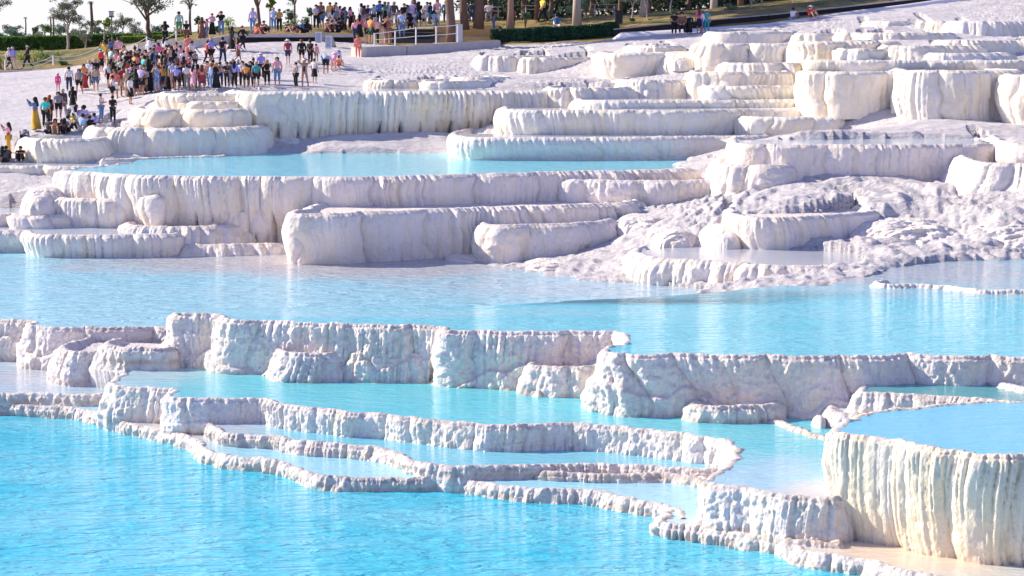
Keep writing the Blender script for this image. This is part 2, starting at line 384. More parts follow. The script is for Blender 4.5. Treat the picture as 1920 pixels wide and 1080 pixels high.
# ---- the curved wall of the middle pool
terrace('C', 'long curved fluted wall holding the middle turquoise pool, hooked at its right end', ZC, ZA - .3,
        [(232, 700), (212, 712), (207, 722), (250, 726), (318, 729), (326, 733), (316, 738), (318, 743), (350, 747), (430, 748), (494, 748), (505, 752), (560, 762), (640, 770), (750, 780), (860, 793), (960, 796),
         (1085, 795), (1180, 803), (1270, 814), (1340, 823), (1372, 836), (1381, 852), (1362, 874), (1332, 893), (1322, 903), (1345, 908), (1400, 916), (1450, 926), (1500, 931), (1550, 934), (1578, 930), (1590, 905)],
        wrap=(0, 0), depth=.0, A1=.11, W1=.8, A2=.05, W2=.18, foot=.10, bulge=.03, tier=.03, **NEAR, ctrl=False)
dome('Cm', 'pointed cream mound leaning on the foot of the big cream wall', 1545, 957, 1003, 42.6, 110, 1.0, 'near', .3, .05, .06, zb=ZA - .2)
# ---- right-hand giant
terrace('M', 'huge cream fluted drum with a brimming blue pool at the lower right', ZM, ZA - .3,
        [(1980, 750), (1850, 753), (1750, 760), (1660, 770), (1595, 787), (1562, 803), (1562, 812), (1610, 818), (1680, 826), (1700, 829), (1780, 843), (1850, 851), (1920, 853), (2100, 858), (2260, 850)],
        wrap=(0, 0), depth=.0, A1=.17, W1=1.3, A2=.085, W2=.24, foot=-.09, bulge=.05, lump=.035, m='gold', ctrl=False)
dome('M2', 'low knobbly apron at the foot of the cream drum by the right edge', 1880, 962, 1052, 41.2, 150, 1.6, 'near', .3, .08, .07, zb=ZA - .2)
# ---- big wall of the main pool
terrace('G', 'broad white wall of the big central pool, stepped in three bays', ZG, ZC - .35,
        [(1382, 545), (1200, 556), (1020, 566), (870, 572), (600, 576), (420, 577), (345, 579), (326, 583), (330, 587), (370, 588), (405, 590), (440, 598), (520, 602), (620, 607), (760, 610), (825, 611), (842, 614), (838, 618), (870, 620),
         (1000, 622), (1120, 621), (1150, 623), (1178, 630), (1168, 641), (1135, 652), (1130, 658), (1160, 663), (1200, 665), (1300, 665), (1450, 667), (1560, 668), (1640, 667), (1690, 665), (1800, 667), (1920, 670), (2200, 676)],
        wrap=(0, 0), depth=.0, A1=.26, W1=2.1, A2=.055, W2=.24, foot=.13, bulge=.03, tier=.13, lump=.07, m='near', ctrl=False, sink=.37)
terrace('F', 'low wall of the left pool, running into the central wall', ZF, ZB - .3,
        [(-160, 596), (0, 599), (45, 601), (60, 604), (48, 608), (52, 612), (100, 614), (180, 614), (265, 614), (330, 614), (420, 614)],
        wrap=(0, 0), depth=.0, A1=.20, W1=1.7, A2=.05, W2=.24, foot=.12, bulge=.03, tier=.1, lump=.06, m='near', ctrl=False)
LG = 'ledges at the foot of the central wall'
def ledge(tid, label, yt, D, pts, zb, yref=None, px=None, **k):
    zt = at(px or pts[len(pts) // 2][0], yt, D).z
    kk = dict(mode='d', wrap=(.5, .5), depth=2.0, A1=.16, W1=.7, A2=.05, W2=.2, foot=.35, bulge=.03, lump=.07, m='near', ctrl=False, group=LG); kk.update(k)
    return terrace(tid, label, zt, zb, [(a, D + b) for a, b in pts], **kk)
DC = lambda y: atz(960, y, ZC).y
ledge('H1', 'rugged low ledge below the left wall, stepping down to the water', 668, DC(690), [(113, 1.6), (125, 1.0), (170, .8), (215, .8), (300, .5), (380, .3), (520, .1)], ZB - .2, px=160, depth=2.6, foot=.25)
ledge('H1b', 'small block-like rock at the left end of the middle pool', 699, 59.2, [(178, .1), (190, -.2), (222, .0)], ZB - .2, px=190, wrap=(.3, .3), depth=.8, foot=.15)
ledge('H2', 'thin upper ledge tucked into the corner left of the central wall', 651, DC(690), [(195, .6), (230, .0), (315, .0)], ZC - .1, px=240, wrap=(.3, .3), depth=1.5)
ledge('H3', 'knobbly white ledge under the left bay of the central wall', 661, DC(710), [(523, .5), (535, .0), (600, -.2), (655, .1), (662, -.2), (740, -.3), (822, -.1), (835, .3)], ZC - .3, px=650)
ledge('H4', 'small rounded block beside the waterline in the middle bay', 697, DC(727), [(918, .4), (930, .0), (960, -.2), (992, .2)], ZC - .3, px=950, wrap=(.3, .3), depth=1.2)
ledge('H5', 'white fluted block with a tiny pool on top next to the tall corner', 686, DC(738), [(990, .8), (1000, .1), (1050, -.2), (1095, -.3), (1125, .2)], ZC - .3, px=1050, wrap=(.4, .4), depth=1.8)
for i, (x, y, w_) in enumerate([(838, 713, 14), (878, 713, 34), (1010, 733, 18)]):
    ledge('r%d' % i, ['flat pebble-like stone at the wall foot, left one', 'long flat stone at the foot of the middle bay', 'small stone at the foot of the block with a tiny pool'][i], y, DC(y + 9), [(x - w_ / 2, .15), (x, -.15), (x + w_ / 2, .1)], ZC - .2, wrap=(.2, .2), depth=.3, A1=.05, W1=.3, lump=.05)
ledge('I1', 'dark-topped low block at the foot of the right wall', 760, DC(789), [(1293, .5), (1300, .1), (1360, -.1), (1430, .0), (1460, .3)], ZC - .3, px=1360, wrap=(.4, .2), depth=1.2, foot=.3)
terrace('I2', 'thin bright rim slanting down to the cream drum', ZC + .06, ZC - .3, [(1385, 781), (1440, 786), (1462, 792), (1490, 803), (1520, 813), (1550, 819), (1580, 815)], wrap=(0, 0), depth=.0, A1=.06, W1=.4, A2=.03, W2=.14, foot=.2, **NEAR, ctrl=False, group=NG)
terrace('I3', 'small hooked bright rim behind the cream drum', wallz(ZC, 800, 774, 1560), ZC - .3, [(1640, 745), (1580, 749), (1563, 753), (1556, 764), (1566, 773), (1610, 777), (1680, 780)], wrap=(0, 0), depth=.0, A1=.1, W1=.5, A2=.04, W2=.16, foot=.4, m='near', lump=.06, ctrl=False, group=NG)
dome('I3b', 'rounded knob left of the small hooked rim', 1537, 780, 801, DC(801), 30, .5, 'near', .2, .04, .04, zb=ZC - .2)
dome('I5b', 'shaded rubble slope in the corner under the right wall', 1540, 757, 784, DC(782), 100, 1.6, 'near', .4, .06, .12, zb=ZC - .2)
terrace('I4', 'bright low rim of the small dark pool behind the cream drum', ZI, ZC - .3, [(1625, 722), (1610, 730), (1613, 735), (1640, 737), (1700, 739), (1780, 743), (1830, 748), (1870, 752), (1960, 762)], wrap=(0, 0), depth=.0, A1=.1, W1=.6, A2=.04, W2=.17, foot=.35, m='near', lump=.06, ctrl=False, group=NG)
terrace('I5', 'short knobbly rim at the right edge under the long wall', ZI + .08, ZC - .3, [(1884, 712), (1880, 718), (1900, 724), (1940, 732), (2050, 740)], wrap=(0, 0), depth=.0, A1=.08, W1=.5, A2=.03, W2=.16, foot=.3, m='near', lump=.06, ctrl=False, group=NG)
terrace('R', 'thin pale rim crossing the right end of the big pool', ZG + .09, ZG - .3, [(1655, 524), (1643, 530), (1660, 534), (1700, 533), (1745, 534), (1790, 538), (1830, 544), (1920, 545), (2150, 545)], wrap=(0, 0), depth=.0, A1=.12, W1=1.0, A2=.03, W2=.25, foot=.4, m='mid', lump=.05, ctrl=False, group=NG)

# ---- hillside terraces
def hill(tid, label, xr, yt, yb, D, pts, **k):
    zt, zb = at(xr, yt, D).z, at(xr, yb, D).z
    kk = dict(mode='d', m='mid', depth=4.0, W1=2.4, A1=.3, W2=.34, A2=.06, bulge=.14, foot=-.06, lump=.05, wrap=(1.2, 1.2)); kk.update(k)
    if 'zb' not in kk: kk['ctrl'] = .45 if kk.get('ctrl', True) is True and kk['depth'] == 0 else kk.get('ctrl', True)
    return terrace(tid, label, kk.pop('zt', zt), kk.pop('zb', zb - .35), [(a, D + b) for a, b in pts], **kk)
hill('J1', 'wide low fluted terrace with a thin pool, behind the left pool', 150, 437, 481, 82.6, [(-130, 1), (30, 1), (50, .9), (58, -.3), (90, -.8), (150, -.9), (300, -.4), (338, .6)], depth=4.2, zb=ZF - .3, ctrl=.25)
hill('J2', 'irregular low shelf between the wide low terrace and the rounded corner', 420, 457, 482, 82.8, [(315, .6), (330, -.2), (400, -.5), (480, 0), (550, .6)], W1=1, A1=.2, foot=.6, zb=ZF - .3, lump=.1, ctrl=.25, depth=2)
hill('J2b', 'lumpy shelf under the dripping curtain, left of the rounded corner', 330, 422, 446, 83.8, [(240, .6), (260, -.3), (330, -.6), (400, -.2), (440, .5)], W1=.9, A1=.2, foot=.6, lump=.12, depth=1.2)
hill('J3', 'small round-ended terrace at the left edge above the thin pool', 60, 401, 431, 86.0, [(-130, 0), (0, 0), (26, .1), (34, -.5), (100, -.8), (140, .3), (152, 1.8)], depth=4)
terrace('K', 'longest dripping terrace with the bright upper pool behind it', ZK, 2.25,
        [(240, 305), (180, 312), (135, 316), (121, 319), (150, 323), (195, 325), (260, 329), (400, 331), (560, 331), (630, 332), (700, 331), (800, 329), (900, 326), (1020, 323), (1100, 321), (1200, 319), (1290, 316)],
        wrap=(0, .8), depth=.0, W1=2.3, A1=.42, W2=.32, A2=.085, bulge=.13, foot=-.10, slots=.45, m='mid', ctrl=True, lump=.04)
for q in np.linspace(560, 1350, 12): p = at(q, np.interp(q, [560, 760, 1050, 1200, 1370], [396, 394, 385, 376, 355]), np.interp(q, [560, 1370], [84.3, 87])); CTRL.append((p.x, p.y, p.z - .1))
hill('K2', 'rounded bulge under the left end of the dripping terrace', 180, 371, 428, 86.2, [(100, 2.0), (108, .3), (150, -.3), (215, -.5), (250, .4)], depth=1.2, foot=.05, W1=1.6)
dome('K2b', 'smooth cream swell spilling left below the dripping terrace', 92, 350, 398, 86.2, 90, 3.5)
hill('K3', 'egg-shaped bulge hanging under the dripping terrace', 295, 365, 420, 84.7, [(268, 1), (274, .2), (295, -.3), (318, .2), (326, 1)], depth=1., foot=-.1, W1=1.4, wrap=(.6, .6))
hill('K4', 'lower curtain of hanging flutes right of the egg-shaped bulge', 460, 392, 450, 84.6, [(395, .9), (410, .2), (470, -.1), (520, .3), (548, .8)], depth=1., foot=-.05, W1=.9, slots=.4, wrap=(.6, .6))
terrace('L', 'tall rounded terrace with a sharp left corner rising from the left pool', ZL, ZF - .3, [(572, 391), (550, 395), (545, 399), (560, 401), (620, 400), (700, 397), (800, 393), (900, 389), (1050, 385), (1130, 381), (1190, 376)],
        wrap=(.6, 1), depth=5, W1=2.4, A1=.4, W2=.42, A2=.10, bulge=.10, foot=-.02, slots=.1, m='mid', ctrl=.25, lump=.05)
hill('L2', 'smooth bulging terrace to the right of the tall rounded one', 930, 420, 472, 80.6, [(897, 2), (903, .3), (930, -.5), (1000, -.2), (1100, .6), (1150, 2)], depth=3, foot=.1, A2=.03, lump=.1)
hill('L3', 'smooth bulge at the right end of the long dripping terrace', 1200, 336, 378, 87.2, [(1052, 1.2), (1066, -.2), (1150, -.8), (1300, -.6), (1362, .0), (1376, 2)], depth=1.4, A2=.03, W1=3, lump=.1, foot=0)
hill('M1', 'rounded lump beside the end of the upper pool', 1430, 308, 352, 86, [(1345, 1.8), (1362, .2), (1430, -.8), (1485, 0), (1508, 2)], depth=1.2, A2=.03, foot=.3, W1=2.6, lump=.1)
hill('N', 'long creamy terrace above the slope on the right', 1600, 270, 332, 87, [(1370, 2.2), (1374, .6), (1400, -.3), (1500, -.7), (1700, -.7), (1850, 0), (1900, 1)], depth=4.5, bulge=.06, foot=.05, A1=.35, W1=2.6)
hill('N2', 'sunlit round terrace end at the right edge', 1940, 268, 308, 85.5, [(1876, 1.4), (1886, -.1), (1925, -.8), (2150, -.8)], depth=4)
hill('N3', 'big warm dome with draped sides at the right edge', 1870, 306, 388, 81, [(1812, 2.8), (1832, .8), (1870, -.3), (1950, -.8), (2150, -1)], depth=3, foot=.55, bulge=.05, A1=.4, W1=1.8)
hill('O', 'small sunlit terrace above the grey mirror pool', 1460, 405, 463, 77, [(1372, 1.8), (1381, .2), (1420, -.7), (1500, -.3), (1580, .8), (1640, 2.5)], depth=3, bulge=.05, foot=.05)
dome('O1', 'sloping lump left of the small sunlit terrace', 1352, 422, 463, 77, 90, 2.5)
dome('O2', 'broad hummock right of the small sunlit terrace', 1690, 408, 464, 77, 250, 5, A=.16, lump=.2)
dome('O3', 'smooth draped hummock at the right edge above the grey water', 1910, 415, 478, 75.5, 330, 5, A=.2, lump=.2)
hill('Q', 'low rim of the grey mirror pool', 1400, 489, 516, 72, [(1190, 3.2), (1225, 1.0), (1290, .3), (1390, -.6), (1412, -1.2), (1500, -1.6), (1600, -1.2), (1655, -.5)], depth=.0, foot=.3, W1=1.2, A1=.2, lump=.09, wrap=(.5, .5))
hill('U1', 'long shaded rim above the upper pool with a sunlit left end', 1100, 256, 290, 96.5, [(846, 3.4), (855, .8), (880, -.5), (1000, -.9), (1200, -.5), (1330, .3), (1440, 1.2)], depth=4, zb=ZK - .3, A1=.18, W1=3.5, A2=.04)
hill('U2', 'fluted terrace in the centre below two thin ones', 1150, 205, 251, 100, [(943, 3), (950, .5), (975, -.8), (1100, -1.2), (1300, -1.2), (1375, 0), (1450, 1), (1650, 2.5)], depth=3.5, m='far')
hill('U3', 'thin blue-shaded terrace stacked over the fluted one', 1200, 188, 206, 102.5, [(1083, 2), (1090, .3), (1120, -.4), (1300, 0), (1480, 1), (1560, 2)], depth=3.5, m='far')
hill('U4', 'low terrace right of the fluted one, tapering into the slope', 1500, 219, 249, 99, [(1382, 2), (1395, .3), (1450, -.6), (1550, 0), (1620, 1.5), (1700, 4)], depth=3, m='far')
hill('V', 'long white wall of the terrace below the crowd', 560, 171, 256, 105, [(436, 2.8), (444, .4), (475, -.9), (560, -1.2), (650, -.6), (800, 0), (950, .8), (1060, 1.5), (1130, 2.6)], depth=4.5, slots=.8, W1=2.6, A1=.5, A2=.12, m='far')
for q, r in ((620, 248), (720, 236), (800, 226), (900, 214), (1000, 202)): p = at(q, r, 103.3); CTRL.append((p.x, p.y, p.z))
hill('V1', 'upper step at the left end of the long white wall', 380, 175, 192, 105.2, [(307, 2), (313, .2), (345, -.6), (440, -.2), (465, .6)], depth=4, m='far', wrap=(.8, .8))
hill('V2', 'second step at the left end of the long white wall', 395, 190, 207, 104, [(333, 2), (345, .2), (370, -.4), (445, -.2), (460, .8)], depth=2, m='far', wrap=(.8, .8))
hill('V3', 'fringed double-bulged terrace left of the long wall', 350, 204, 243, 103, [(255, 2.4), (259, .2), (285, -.9), (330, -.4), (343, .2), (356, -.8), (400, -1), (445, -.4), (460, 1)], depth=2.5, m='far', slots=.35)
hill('V4', 'stepped creamy terrace with draped lobes below the seated people', 310, 239, 286, 100, [(170, 2.5), (176, .4), (190, -.2), (200, .4), (212, -.6), (255, -.8), (272, .0), (300, -.7), (345, -.4), (400, 0), (450, .6), (490, 2.5)], depth=3, m='far', foot=.25)
hill('V5', 'round fluted terrace at the left, nearest the seated people', 120, 259, 306, 98, [(48, 2.2), (53, .2), (85, -.8), (130, -.8), (185, .0), (205, 2)], depth=3, m='far')
dome('W1', 'low smooth mound at the left end of the upper pool', 225, 288, 303, 97.5, 110, 3, 'far')
hill('W2', 'thin shaded kerb-like rim at the far left above the dripping terrace', 80, 311, 321, 94.5, [(-130, .3), (0, 0), (75, 0), (82, .3), (88, -.2), (150, -.4), (200, .2)], depth=3, m='far', A1=.12, W1=1.5, A2=.03)
hill('W3', 'thin step rim along the left shore of the upper pool', 270, 296, 301, 96.5, [(190, -1.0), (260, -.3), (330, 1.0), (420, 1.8)], depth=1.2, m='far', A1=.12, W1=1.5, A2=.03, wrap=(.3, .3))
hill('X1', 'small pale terrace in the upper right of centre', 1420, 161, 184, 105, [(1320, 2), (1326, .2), (1360, -.5), (1450, -.2), (1515, 1)], depth=3, m='far')
hill('X2', 'left half of the big cream wall at the upper right', 1600, 134, 184, 100, [(1517, 2.2), (1522, .3), (1560, -.6), (1640, -.4), (1700, .6)], depth=4, m='far', bulge=.06, A1=.45, foot=.08)
hill('X3', 'tallest cream wall, rounded and fluted, near the upper right edge', 1790, 132, 216, 98, [(1688, 2.4), (1693, .6), (1730, -.5), (1800, -.9), (1880, .2), (1910, 1.2)], depth=5, m='far', bulge=.06, A1=.5, foot=.08)
hill('X4', 'rounded cream terrace end cut by the upper right edge', 1930, 140, 218, 96, [(1884, 2), (1888, .4), (1920, -.6), (2200, -.6)], depth=4, m='far')
hill('X5', 'blue-shaded terrace step above the tallest cream wall', 1720, 113, 132, 104, [(1515, 1.5), (1522, .2), (1600, -.4), (1720, -.4), (2200, -.4)], depth=4, m='far', A1=.15, W1=3.5, A2=.03)
hill('X6', 'squarish fluted terrace alone on the white slope', 1190, 99, 136, 116, [(1126, 2.4), (1130, .3), (1160, -.8), (1210, -.6), (1245, .6)], depth=3, m='far')
hill('X7', 'small terrace just above the squarish fluted one', 1225, 86, 100, 120, [(1180, 2), (1186, .2), (1230, -.5), (1275, .6)], depth=3, foot=.22, bulge=.04, m='far')
hill('X8', 'creamy terrace with lobed front at the upper right of centre', 1400, 82, 113, 114, [(1305, 2.4), (1311, .3), (1340, -.5), (1395, -.3), (1405, .3), (1420, -.6), (1490, 0), (1510, 1)], depth=3, foot=.22, bulge=.04, m='far')
dome('X8b', 'sloping lump right of the squarish fluted terrace', 1272, 98, 122, 115, 90, 4, 'far')
hill('X9', 'pale terrace high on the right under the hedge line', 1390, 60, 80, 124, [(1325, 2), (1330, .3), (1360, -.5), (1420, -.3), (1485, .6)], depth=3, foot=.22, bulge=.04, m='far')
hill('X10', 'cream terrace with a shaded right half, high on the right', 1570, 78, 104, 112, [(1487, 2), (1493, .2), (1530, -.6), (1600, 0), (1680, .8)], depth=3, foot=.22, bulge=.04, m='far')
for i, q in enumerate([(1420, 378, 400, 81, 120, 3, 'small lump on the slope above the small sunlit terrace'), (1480, 345, 372, 85.5, 160, 4, 'left one of the rugged mounds under the long creamy terrace'), (1590, 342, 376, 85, 170, 4, 'middle one of the rugged mounds under the long creamy terrace'),
        (1700, 340, 374, 85, 150, 4, 'right one of the rugged mounds under the long creamy terrace'), (1260, 428, 462, 78, 110, 3, 'draped mound left of the grey mirror pool'), (1210, 405, 432, 82, 120, 3, 'shaded mound on the slope right of the smooth bulging terrace'), (1030, 492, 510, 77.2, 100, 3, 'flat rock mound at the water beside the tall rounded terrace'),
        (870, 476, 496, 80.5, 90, 2, 'low white mound at the foot of the smooth bulging terrace'), (540, 252, 262, 104, 120, 3, 'low mound under the dark drip gaps of the long white wall'), (1060, 262, 278, 99.5, 70, 2, 'small mound between the two long rims')]):
    dome('s%d' % i, q[6], q[0], q[1], q[2], q[3], q[4], q[5], 'mid', .7, .16, .2)
rr = random.Random(5)
HI = [(1540, 63, 78, 122, 60), (1620, 62, 76, 121, 70), (1700, 62, 78, 118, 110), (1850, 76, 92, 109, 120), (1745, 86, 104, 107, 120), (1640, 92, 112, 107, 90), (1880, 40, 60, 122, 140), (1690, 40, 60, 127, 90), (1780, 40, 55, 125, 80),
      (1450, 118, 130, 110, 130), (1380, 135, 150, 107, 120), (1260, 150, 163, 108, 140), (1600, 190, 206, 102, 110), (760, 150, 164, 112, 90), (850, 152, 166, 111, 80), (960, 105, 128, 122, 90), (1040, 108, 124, 121, 90), (900, 145, 158, 113, 70), (1100, 165, 178, 106, 100), (1290, 108, 122, 115, 60), (1810, 100, 116, 105, 100)]
HIL = ['low creamy step under the top right skyline, leftmost', 'low creamy step in the middle of the top right skyline row', 'wide creamy step with blue shade under the top right skyline', 'pale lobed step at the right edge above the blue-shaded step',
       'low lobed terrace just above the blue-shaded step', 'small lobed terrace above the left half of the big cream wall', 'highest terrace at the right edge below the grey slope', 'small step below the bare ridge at the top right',
       'short step right of centre of the top right skyline', 'faint low step left of the big cream wall', 'faint low step between the alone terrace and the pale one', 'faint long step on the white slope below the alone terrace',
       'faint low step right of the thin blue-shaded terrace', 'row of small knobs behind the long white wall, left group', 'row of small knobs behind the long white wall, middle group', 'farther of two draped steps left of the squarish fluted terrace',
       'draped step left of the squarish fluted terrace, nearer it', 'row of small knobs behind the long white wall, right group', 'small step just above the right end of the long white wall', 'small lump between the squarish terrace and the lobed one', 'short pale step between the tallest wall and the right edge']
for i, ((x, yt, yb, D, wd), lb) in enumerate(zip(HI, HIL)):
    hill('h%d' % i, lb, x, yt, yb, D, [(x - wd * .7, 1.6), (x - wd * .64, .2), (x - wd * .2, -.5 + .3 * rr.random()), (x + wd * .1, .2 - .4 * rr.random()), (x + wd * .8, 1.4)], depth=2.5, m='far', W1=rr.uniform(1.0, 1.7), foot=rr.uniform(.2, .6), bulge=.04)

# ---- water
wd_ = lambda px, py, z: tuple(atz(px, py, z))
TREE_REFL = (.01, .12, .17); PINK, PEACH = (.62, .50, .50), (.74, .56, .42)
W_low = water_mat('water_low', (.05, .57, .78), (.55, .84, .92), [(wd_(1850, 1075, 0), 2, 1.2, PEACH, .8)], wave=.75, sc=.8)
W_AE = water_mat('water_narrow', (.34, .70, .84), (.66, .72, .76), [(wd_(1680, 1050, ZA), 4.2, 3.6, (.74, .60, .48), .95), (wd_(1400, 985, ZA), 2.2, 1.6, (.66, .68, .62), .7), (wd_(290, 810, ZA), 2.6, 4.0, (.58, .52, .56), .8)], wave=.16)
W_B = water_mat('water_b', (.18, .58, .74), (.5, .72, .80), [(wd_(420, 800, ZB), 1.5, 3, (.6, .6, .66), .7)], wave=.2)
W_C = water_mat('water_c', (.13, .63, .74), (.45, .74, .80), [(wd_(260, 700, ZC), 3.0, 3, (.6, .68, .72), .7), (wd_(1460, 905, ZC), 2.6, 4.2, (.48, .66, .82), .8), (wd_(1540, 925, ZC), 1.2, 1.6, (.7, .64, .6), .8)], wave=.25)
W_M = water_mat('water_m', (.18, .60, .84), (.25, .6, .88), (), wave=.16, rough=.12)
W_G = water_mat('water_g', (.14, .66, .80), (.40, .80, .92), [(wd_(1180, 563, ZG), 6.5, 1.3, TREE_REFL, .85), (wd_(1420, 552, ZG), 5, 1.6, (.08, .30, .36), .7), (wd_(1700, 505, ZG), 9, 9, (.58, .56, .60), .85), (wd_(600, 585, ZG), 10, 1.6, (.5, .72, .82), .5)], wave=.5, rough=.06)  # dark teal along the back rim is the trees' reflection painted in
W_F = water_mat('water_f', (.36, .73, .86), (.52, .72, .84), [(wd_(450, 490, ZF), 9, 5.5, PINK, .75), (wd_(760, 500, ZF), 7, 6.5, PINK, .7), (wd_(1150, 540, ZF), 9, 4, (.6, .66, .74), .6)], wave=.85, sc=.62, rough=.1)
W_FL = water_mat('water_fl', (.34, .62, .76), (.62, .66, .74), [(wd_(150, 700, ZB), 5, 5, (.6, .58, .64), .7)], wave=.3)
W_K = water_mat('water_k', (.28, .74, .84), (.25, .72, .84), (), wave=.5, sc=.6)
W_thin = water_mat('water_thin', (.55, .62, .70), (.66, .68, .72), (), wave=.08, rough=.08)
W_grey = water_mat('water_grey', (.52, .54, .60), (.62, .62, .66), (), wave=.06, rough=.06)
W_I = water_mat('water_i', (.10, .38, .42), (.3, .5, .58), (), wave=.1)

pool('lowest', 0, [(-700, 1500), (2700, 1500)], [(2500, 860), (1500, 830), (900, 800), (300, 745), (-300, 730)], W_low, drop=.5)
pool('AE', ZA, ['A'], [(1290, 960), (1420, 900), (1100, 815), (700, 790), (520, 765), (320, 755), (230, 745), (-200, 742)], W_AE, drop=.5)
pool('AE2', ZA - .001, [(1250, 975), ('E', .1, 1)], [(2500, 1040), (2300, 940), (1800, 930), (1400, 905), (1310, 900), (1272, 955)], W_AE, drop=.5)
pool('B', ZB, ['B'], [(1400, 850), (1200, 795), (900, 780), (520, 755), (385, 762)], W_B, drop=.5)
pool('FL', ZB, ['A1'], [(240, 720), (330, 700), (250, 680), (0, 660), (-200, 660)], W_FL, drop=.5)
pool('C', ZC, ['C'], [(1800, 900), (1800, 800), (1650, 735), (1300, 735), (1150, 735), (1000, 690), (850, 685), (520, 680), (380, 660), (270, 690)], W_C, drop=.5)
pool('M', ZM, ['M'], [(2280, 800), (2200, 750)], W_M, drop=.5, ext=.2)
pool('I4', ZI, ['I4'], [(2000, 716), (1640, 716)], W_I, drop=.3, ext=.3)
pool('I3', wallz(ZC, 800, 774, 1560) - .05, ['I3'], [(1690, 765), (1660, 745)], W_thin, drop=.3, ext=.1)
pool('F', ZF, ['F'], [(700, 600), (1300, 575), (1375, 549), (1250, 534), (1100, 526), (1000, 518), (920, 508), (830, 498), (750, 489), (560, 484), (310, 480), (0, 473), (-200, 472)], W_F, drop=.4, ext=2)
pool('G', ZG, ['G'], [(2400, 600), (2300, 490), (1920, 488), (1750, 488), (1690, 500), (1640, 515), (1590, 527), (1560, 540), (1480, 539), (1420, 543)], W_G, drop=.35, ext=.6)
pool('K', ZK, ['K'], [(1300, 306), (1290, 299), (1180, 297), (1050, 293), (860, 288), (700, 287), (560, 288), (400, 290), (330, 297), (250, 302)], W_K, drop=.35, ext=1.5)
pool('J1', TERR['J1']['zt'] - .03, ['J1'], [(330, 425), (250, 422), (-150, 422)], W_thin, drop=.2, ext=1)
pool('J3', TERR['J3']['zt'] - .03, ['J3'], [(140, 392), (-150, 392)], W_thin, drop=.2, ext=.5)
pool('Q', TERR['Q']['zt'] - .03, ['Q'], [(1640, 478), (1520, 468), (1380, 462), (1290, 466), (1215, 474)], W_grey, drop=.2, ext=1)
pool('N', TERR['N']['zt'] - .02, ['N'], [(1880, 260), (1700, 259), (1500, 261), (1390, 264)], W_thin, drop=.2, ext=.5)
pool('V', TERR['V']['zt'] - .02, ['V'], [(1100, 165.5), (700, 166), (460, 167)], W_thin, drop=.2, ext=.3)
for t_ in ('U1', 'U2', 'U3', 'X5', 'X3', 'V5', 'W2', 'V1'):
    C_ = TERR[t_]['C']; ym = C_[:, 1].min() + 3.2
    zz_ = TERR[t_]['zt'] - .03; sel = C_[C_[:, 1] < ym + .3]
    CL = [tuple(c) for c in sel[::6]]; CLb = [(CL[-1][0], ym + .8), (CL[0][0], ym + .8)]
    from mathutils.geometry import tessellate_polygon as tp_
    pl = CL + CLb; tr = tp_([[Vector((x, y, 0)) for x, y in pl]])
    tag(mesh_obj('pool_water', [(x, y, zz_) for x, y in pl], [tuple(t) for t in tr], W_thin, smooth=False), kind='structure')

# ---------------------------------------------------------------- the hillside: one sheet of ground
G0 = '''-130 470 84.5;0 378 88.5;60 340 91;-130 350 91;0 335 92;0 322 94.5;-130 300 98;0 290 99.5;-130 250 104;0 250 104;-130 200 115;0 200 115;0 150 131;-130 150 131;0 137 139;-130 137 139;0 128 147
0 100 165;0 82 188;-130 82 188;65 247 102;60 210 111;200 283 98.8;215 232 105;205 190 114;200 160 122;120 150 132;120 133 142;100 82 188;250 82 186;250 100 168;220 130 143;330 88 165;330 82 180
250 305 94.5;400 287 98;560 285 98.5;700 284 98.5;400 170 112;400 150 116;400 120 123;400 92 133;450 80 138;330 140 121;300 165 116;270 175 113;300 188 109;230 195 113
600 262 103.5;560 166 112;600 140 119;600 112 126;600 88 134;700 245 103;700 262 101;820 235 103;820 260 99.5;700 155 114;650 110 128;700 105 131;800 100 132;900 95 132;900 130 122;900 160 111;1000 95 132
1000 188 105;920 225 103;920 245 99.5;1100 150 112;1100 110 123;1050 80 135;1150 78 135;1300 180 104;1300 140 112;1300 100 119;1250 70 130;1400 55 130;1500 60 129
1600 245 94;1700 228 96;1850 245 93.5;1600 205 99.5;1450 150 107;1450 110 115;1500 70 124;1700 225 97;1900 238 94.5;2150 240 94;1750 108 106;1900 70 115;1750 70 119;1600 52 126;1850 35 126;2150 60 118;1900 8 136;2150 -10 136;1790 6 137.5
1500 396 80;1500 360 84;1500 338 86.5;1700 396 80;1700 362 83.5;1700 336 86.5;1850 396 79;1850 410 78;2150 396 79;1300 400 82;1300 385 84;1200 420 81.5;1300 462 77.5;1230 448 79;1150 462 79.5;1150 440 81;1000 476 81.5;900 478 82.5
1000 492 79.5;1000 512 77;1100 520 75;1180 495 77;1300 530 72.2;1200 522 74;1450 533 67.2;1400 520 70;1550 530 66.8;1600 512 69.2;1650 500 71.2;1700 483 73.5;1800 482 73.8;1920 482 73.8;2150 482 73.8;1700 474 75;1550 462 77;1620 480 74
1000 432 82.5;1180 400 84;1280 382 86;1420 375 84.5;1400 352 86.5;1250 303 92.5;1350 292 93;1330 312 91;1450 256 95;1360 280 93
420 60 150;600 55 150;420 50 175;600 45 175;1000 40 150;800 68 150;860 86 141;900 84 141;870 70 148;780 86 139;720 88 138;800 40 185;1200 46 142;1290 42 141;1440 29 141;1600 12 142;1760 -6 143;1200 30 175;1200 34 158;1500 8 158;1500 -4 175;1800 -34 155;1200 66 132;1300 63 131;1440 54 131;1530 42 132.5;1620 29 134;1700 19 135.5;1900 -45 175;2150 -50 160;2150 -60 175
620 78 138;700 76 138;800 86 136;900 84 136'''
for l in G0.replace('\n', ';').split(';'):
    a, b_, c_ = map(float, l.split()); p = at(a, b_, c_); CTRL.append((p.x, p.y, p.z))
for x in range(-50, 60, 10):
    for y in (215, 235): CTRL.append((x, y, 9.0 if y == 215 else 5.0))
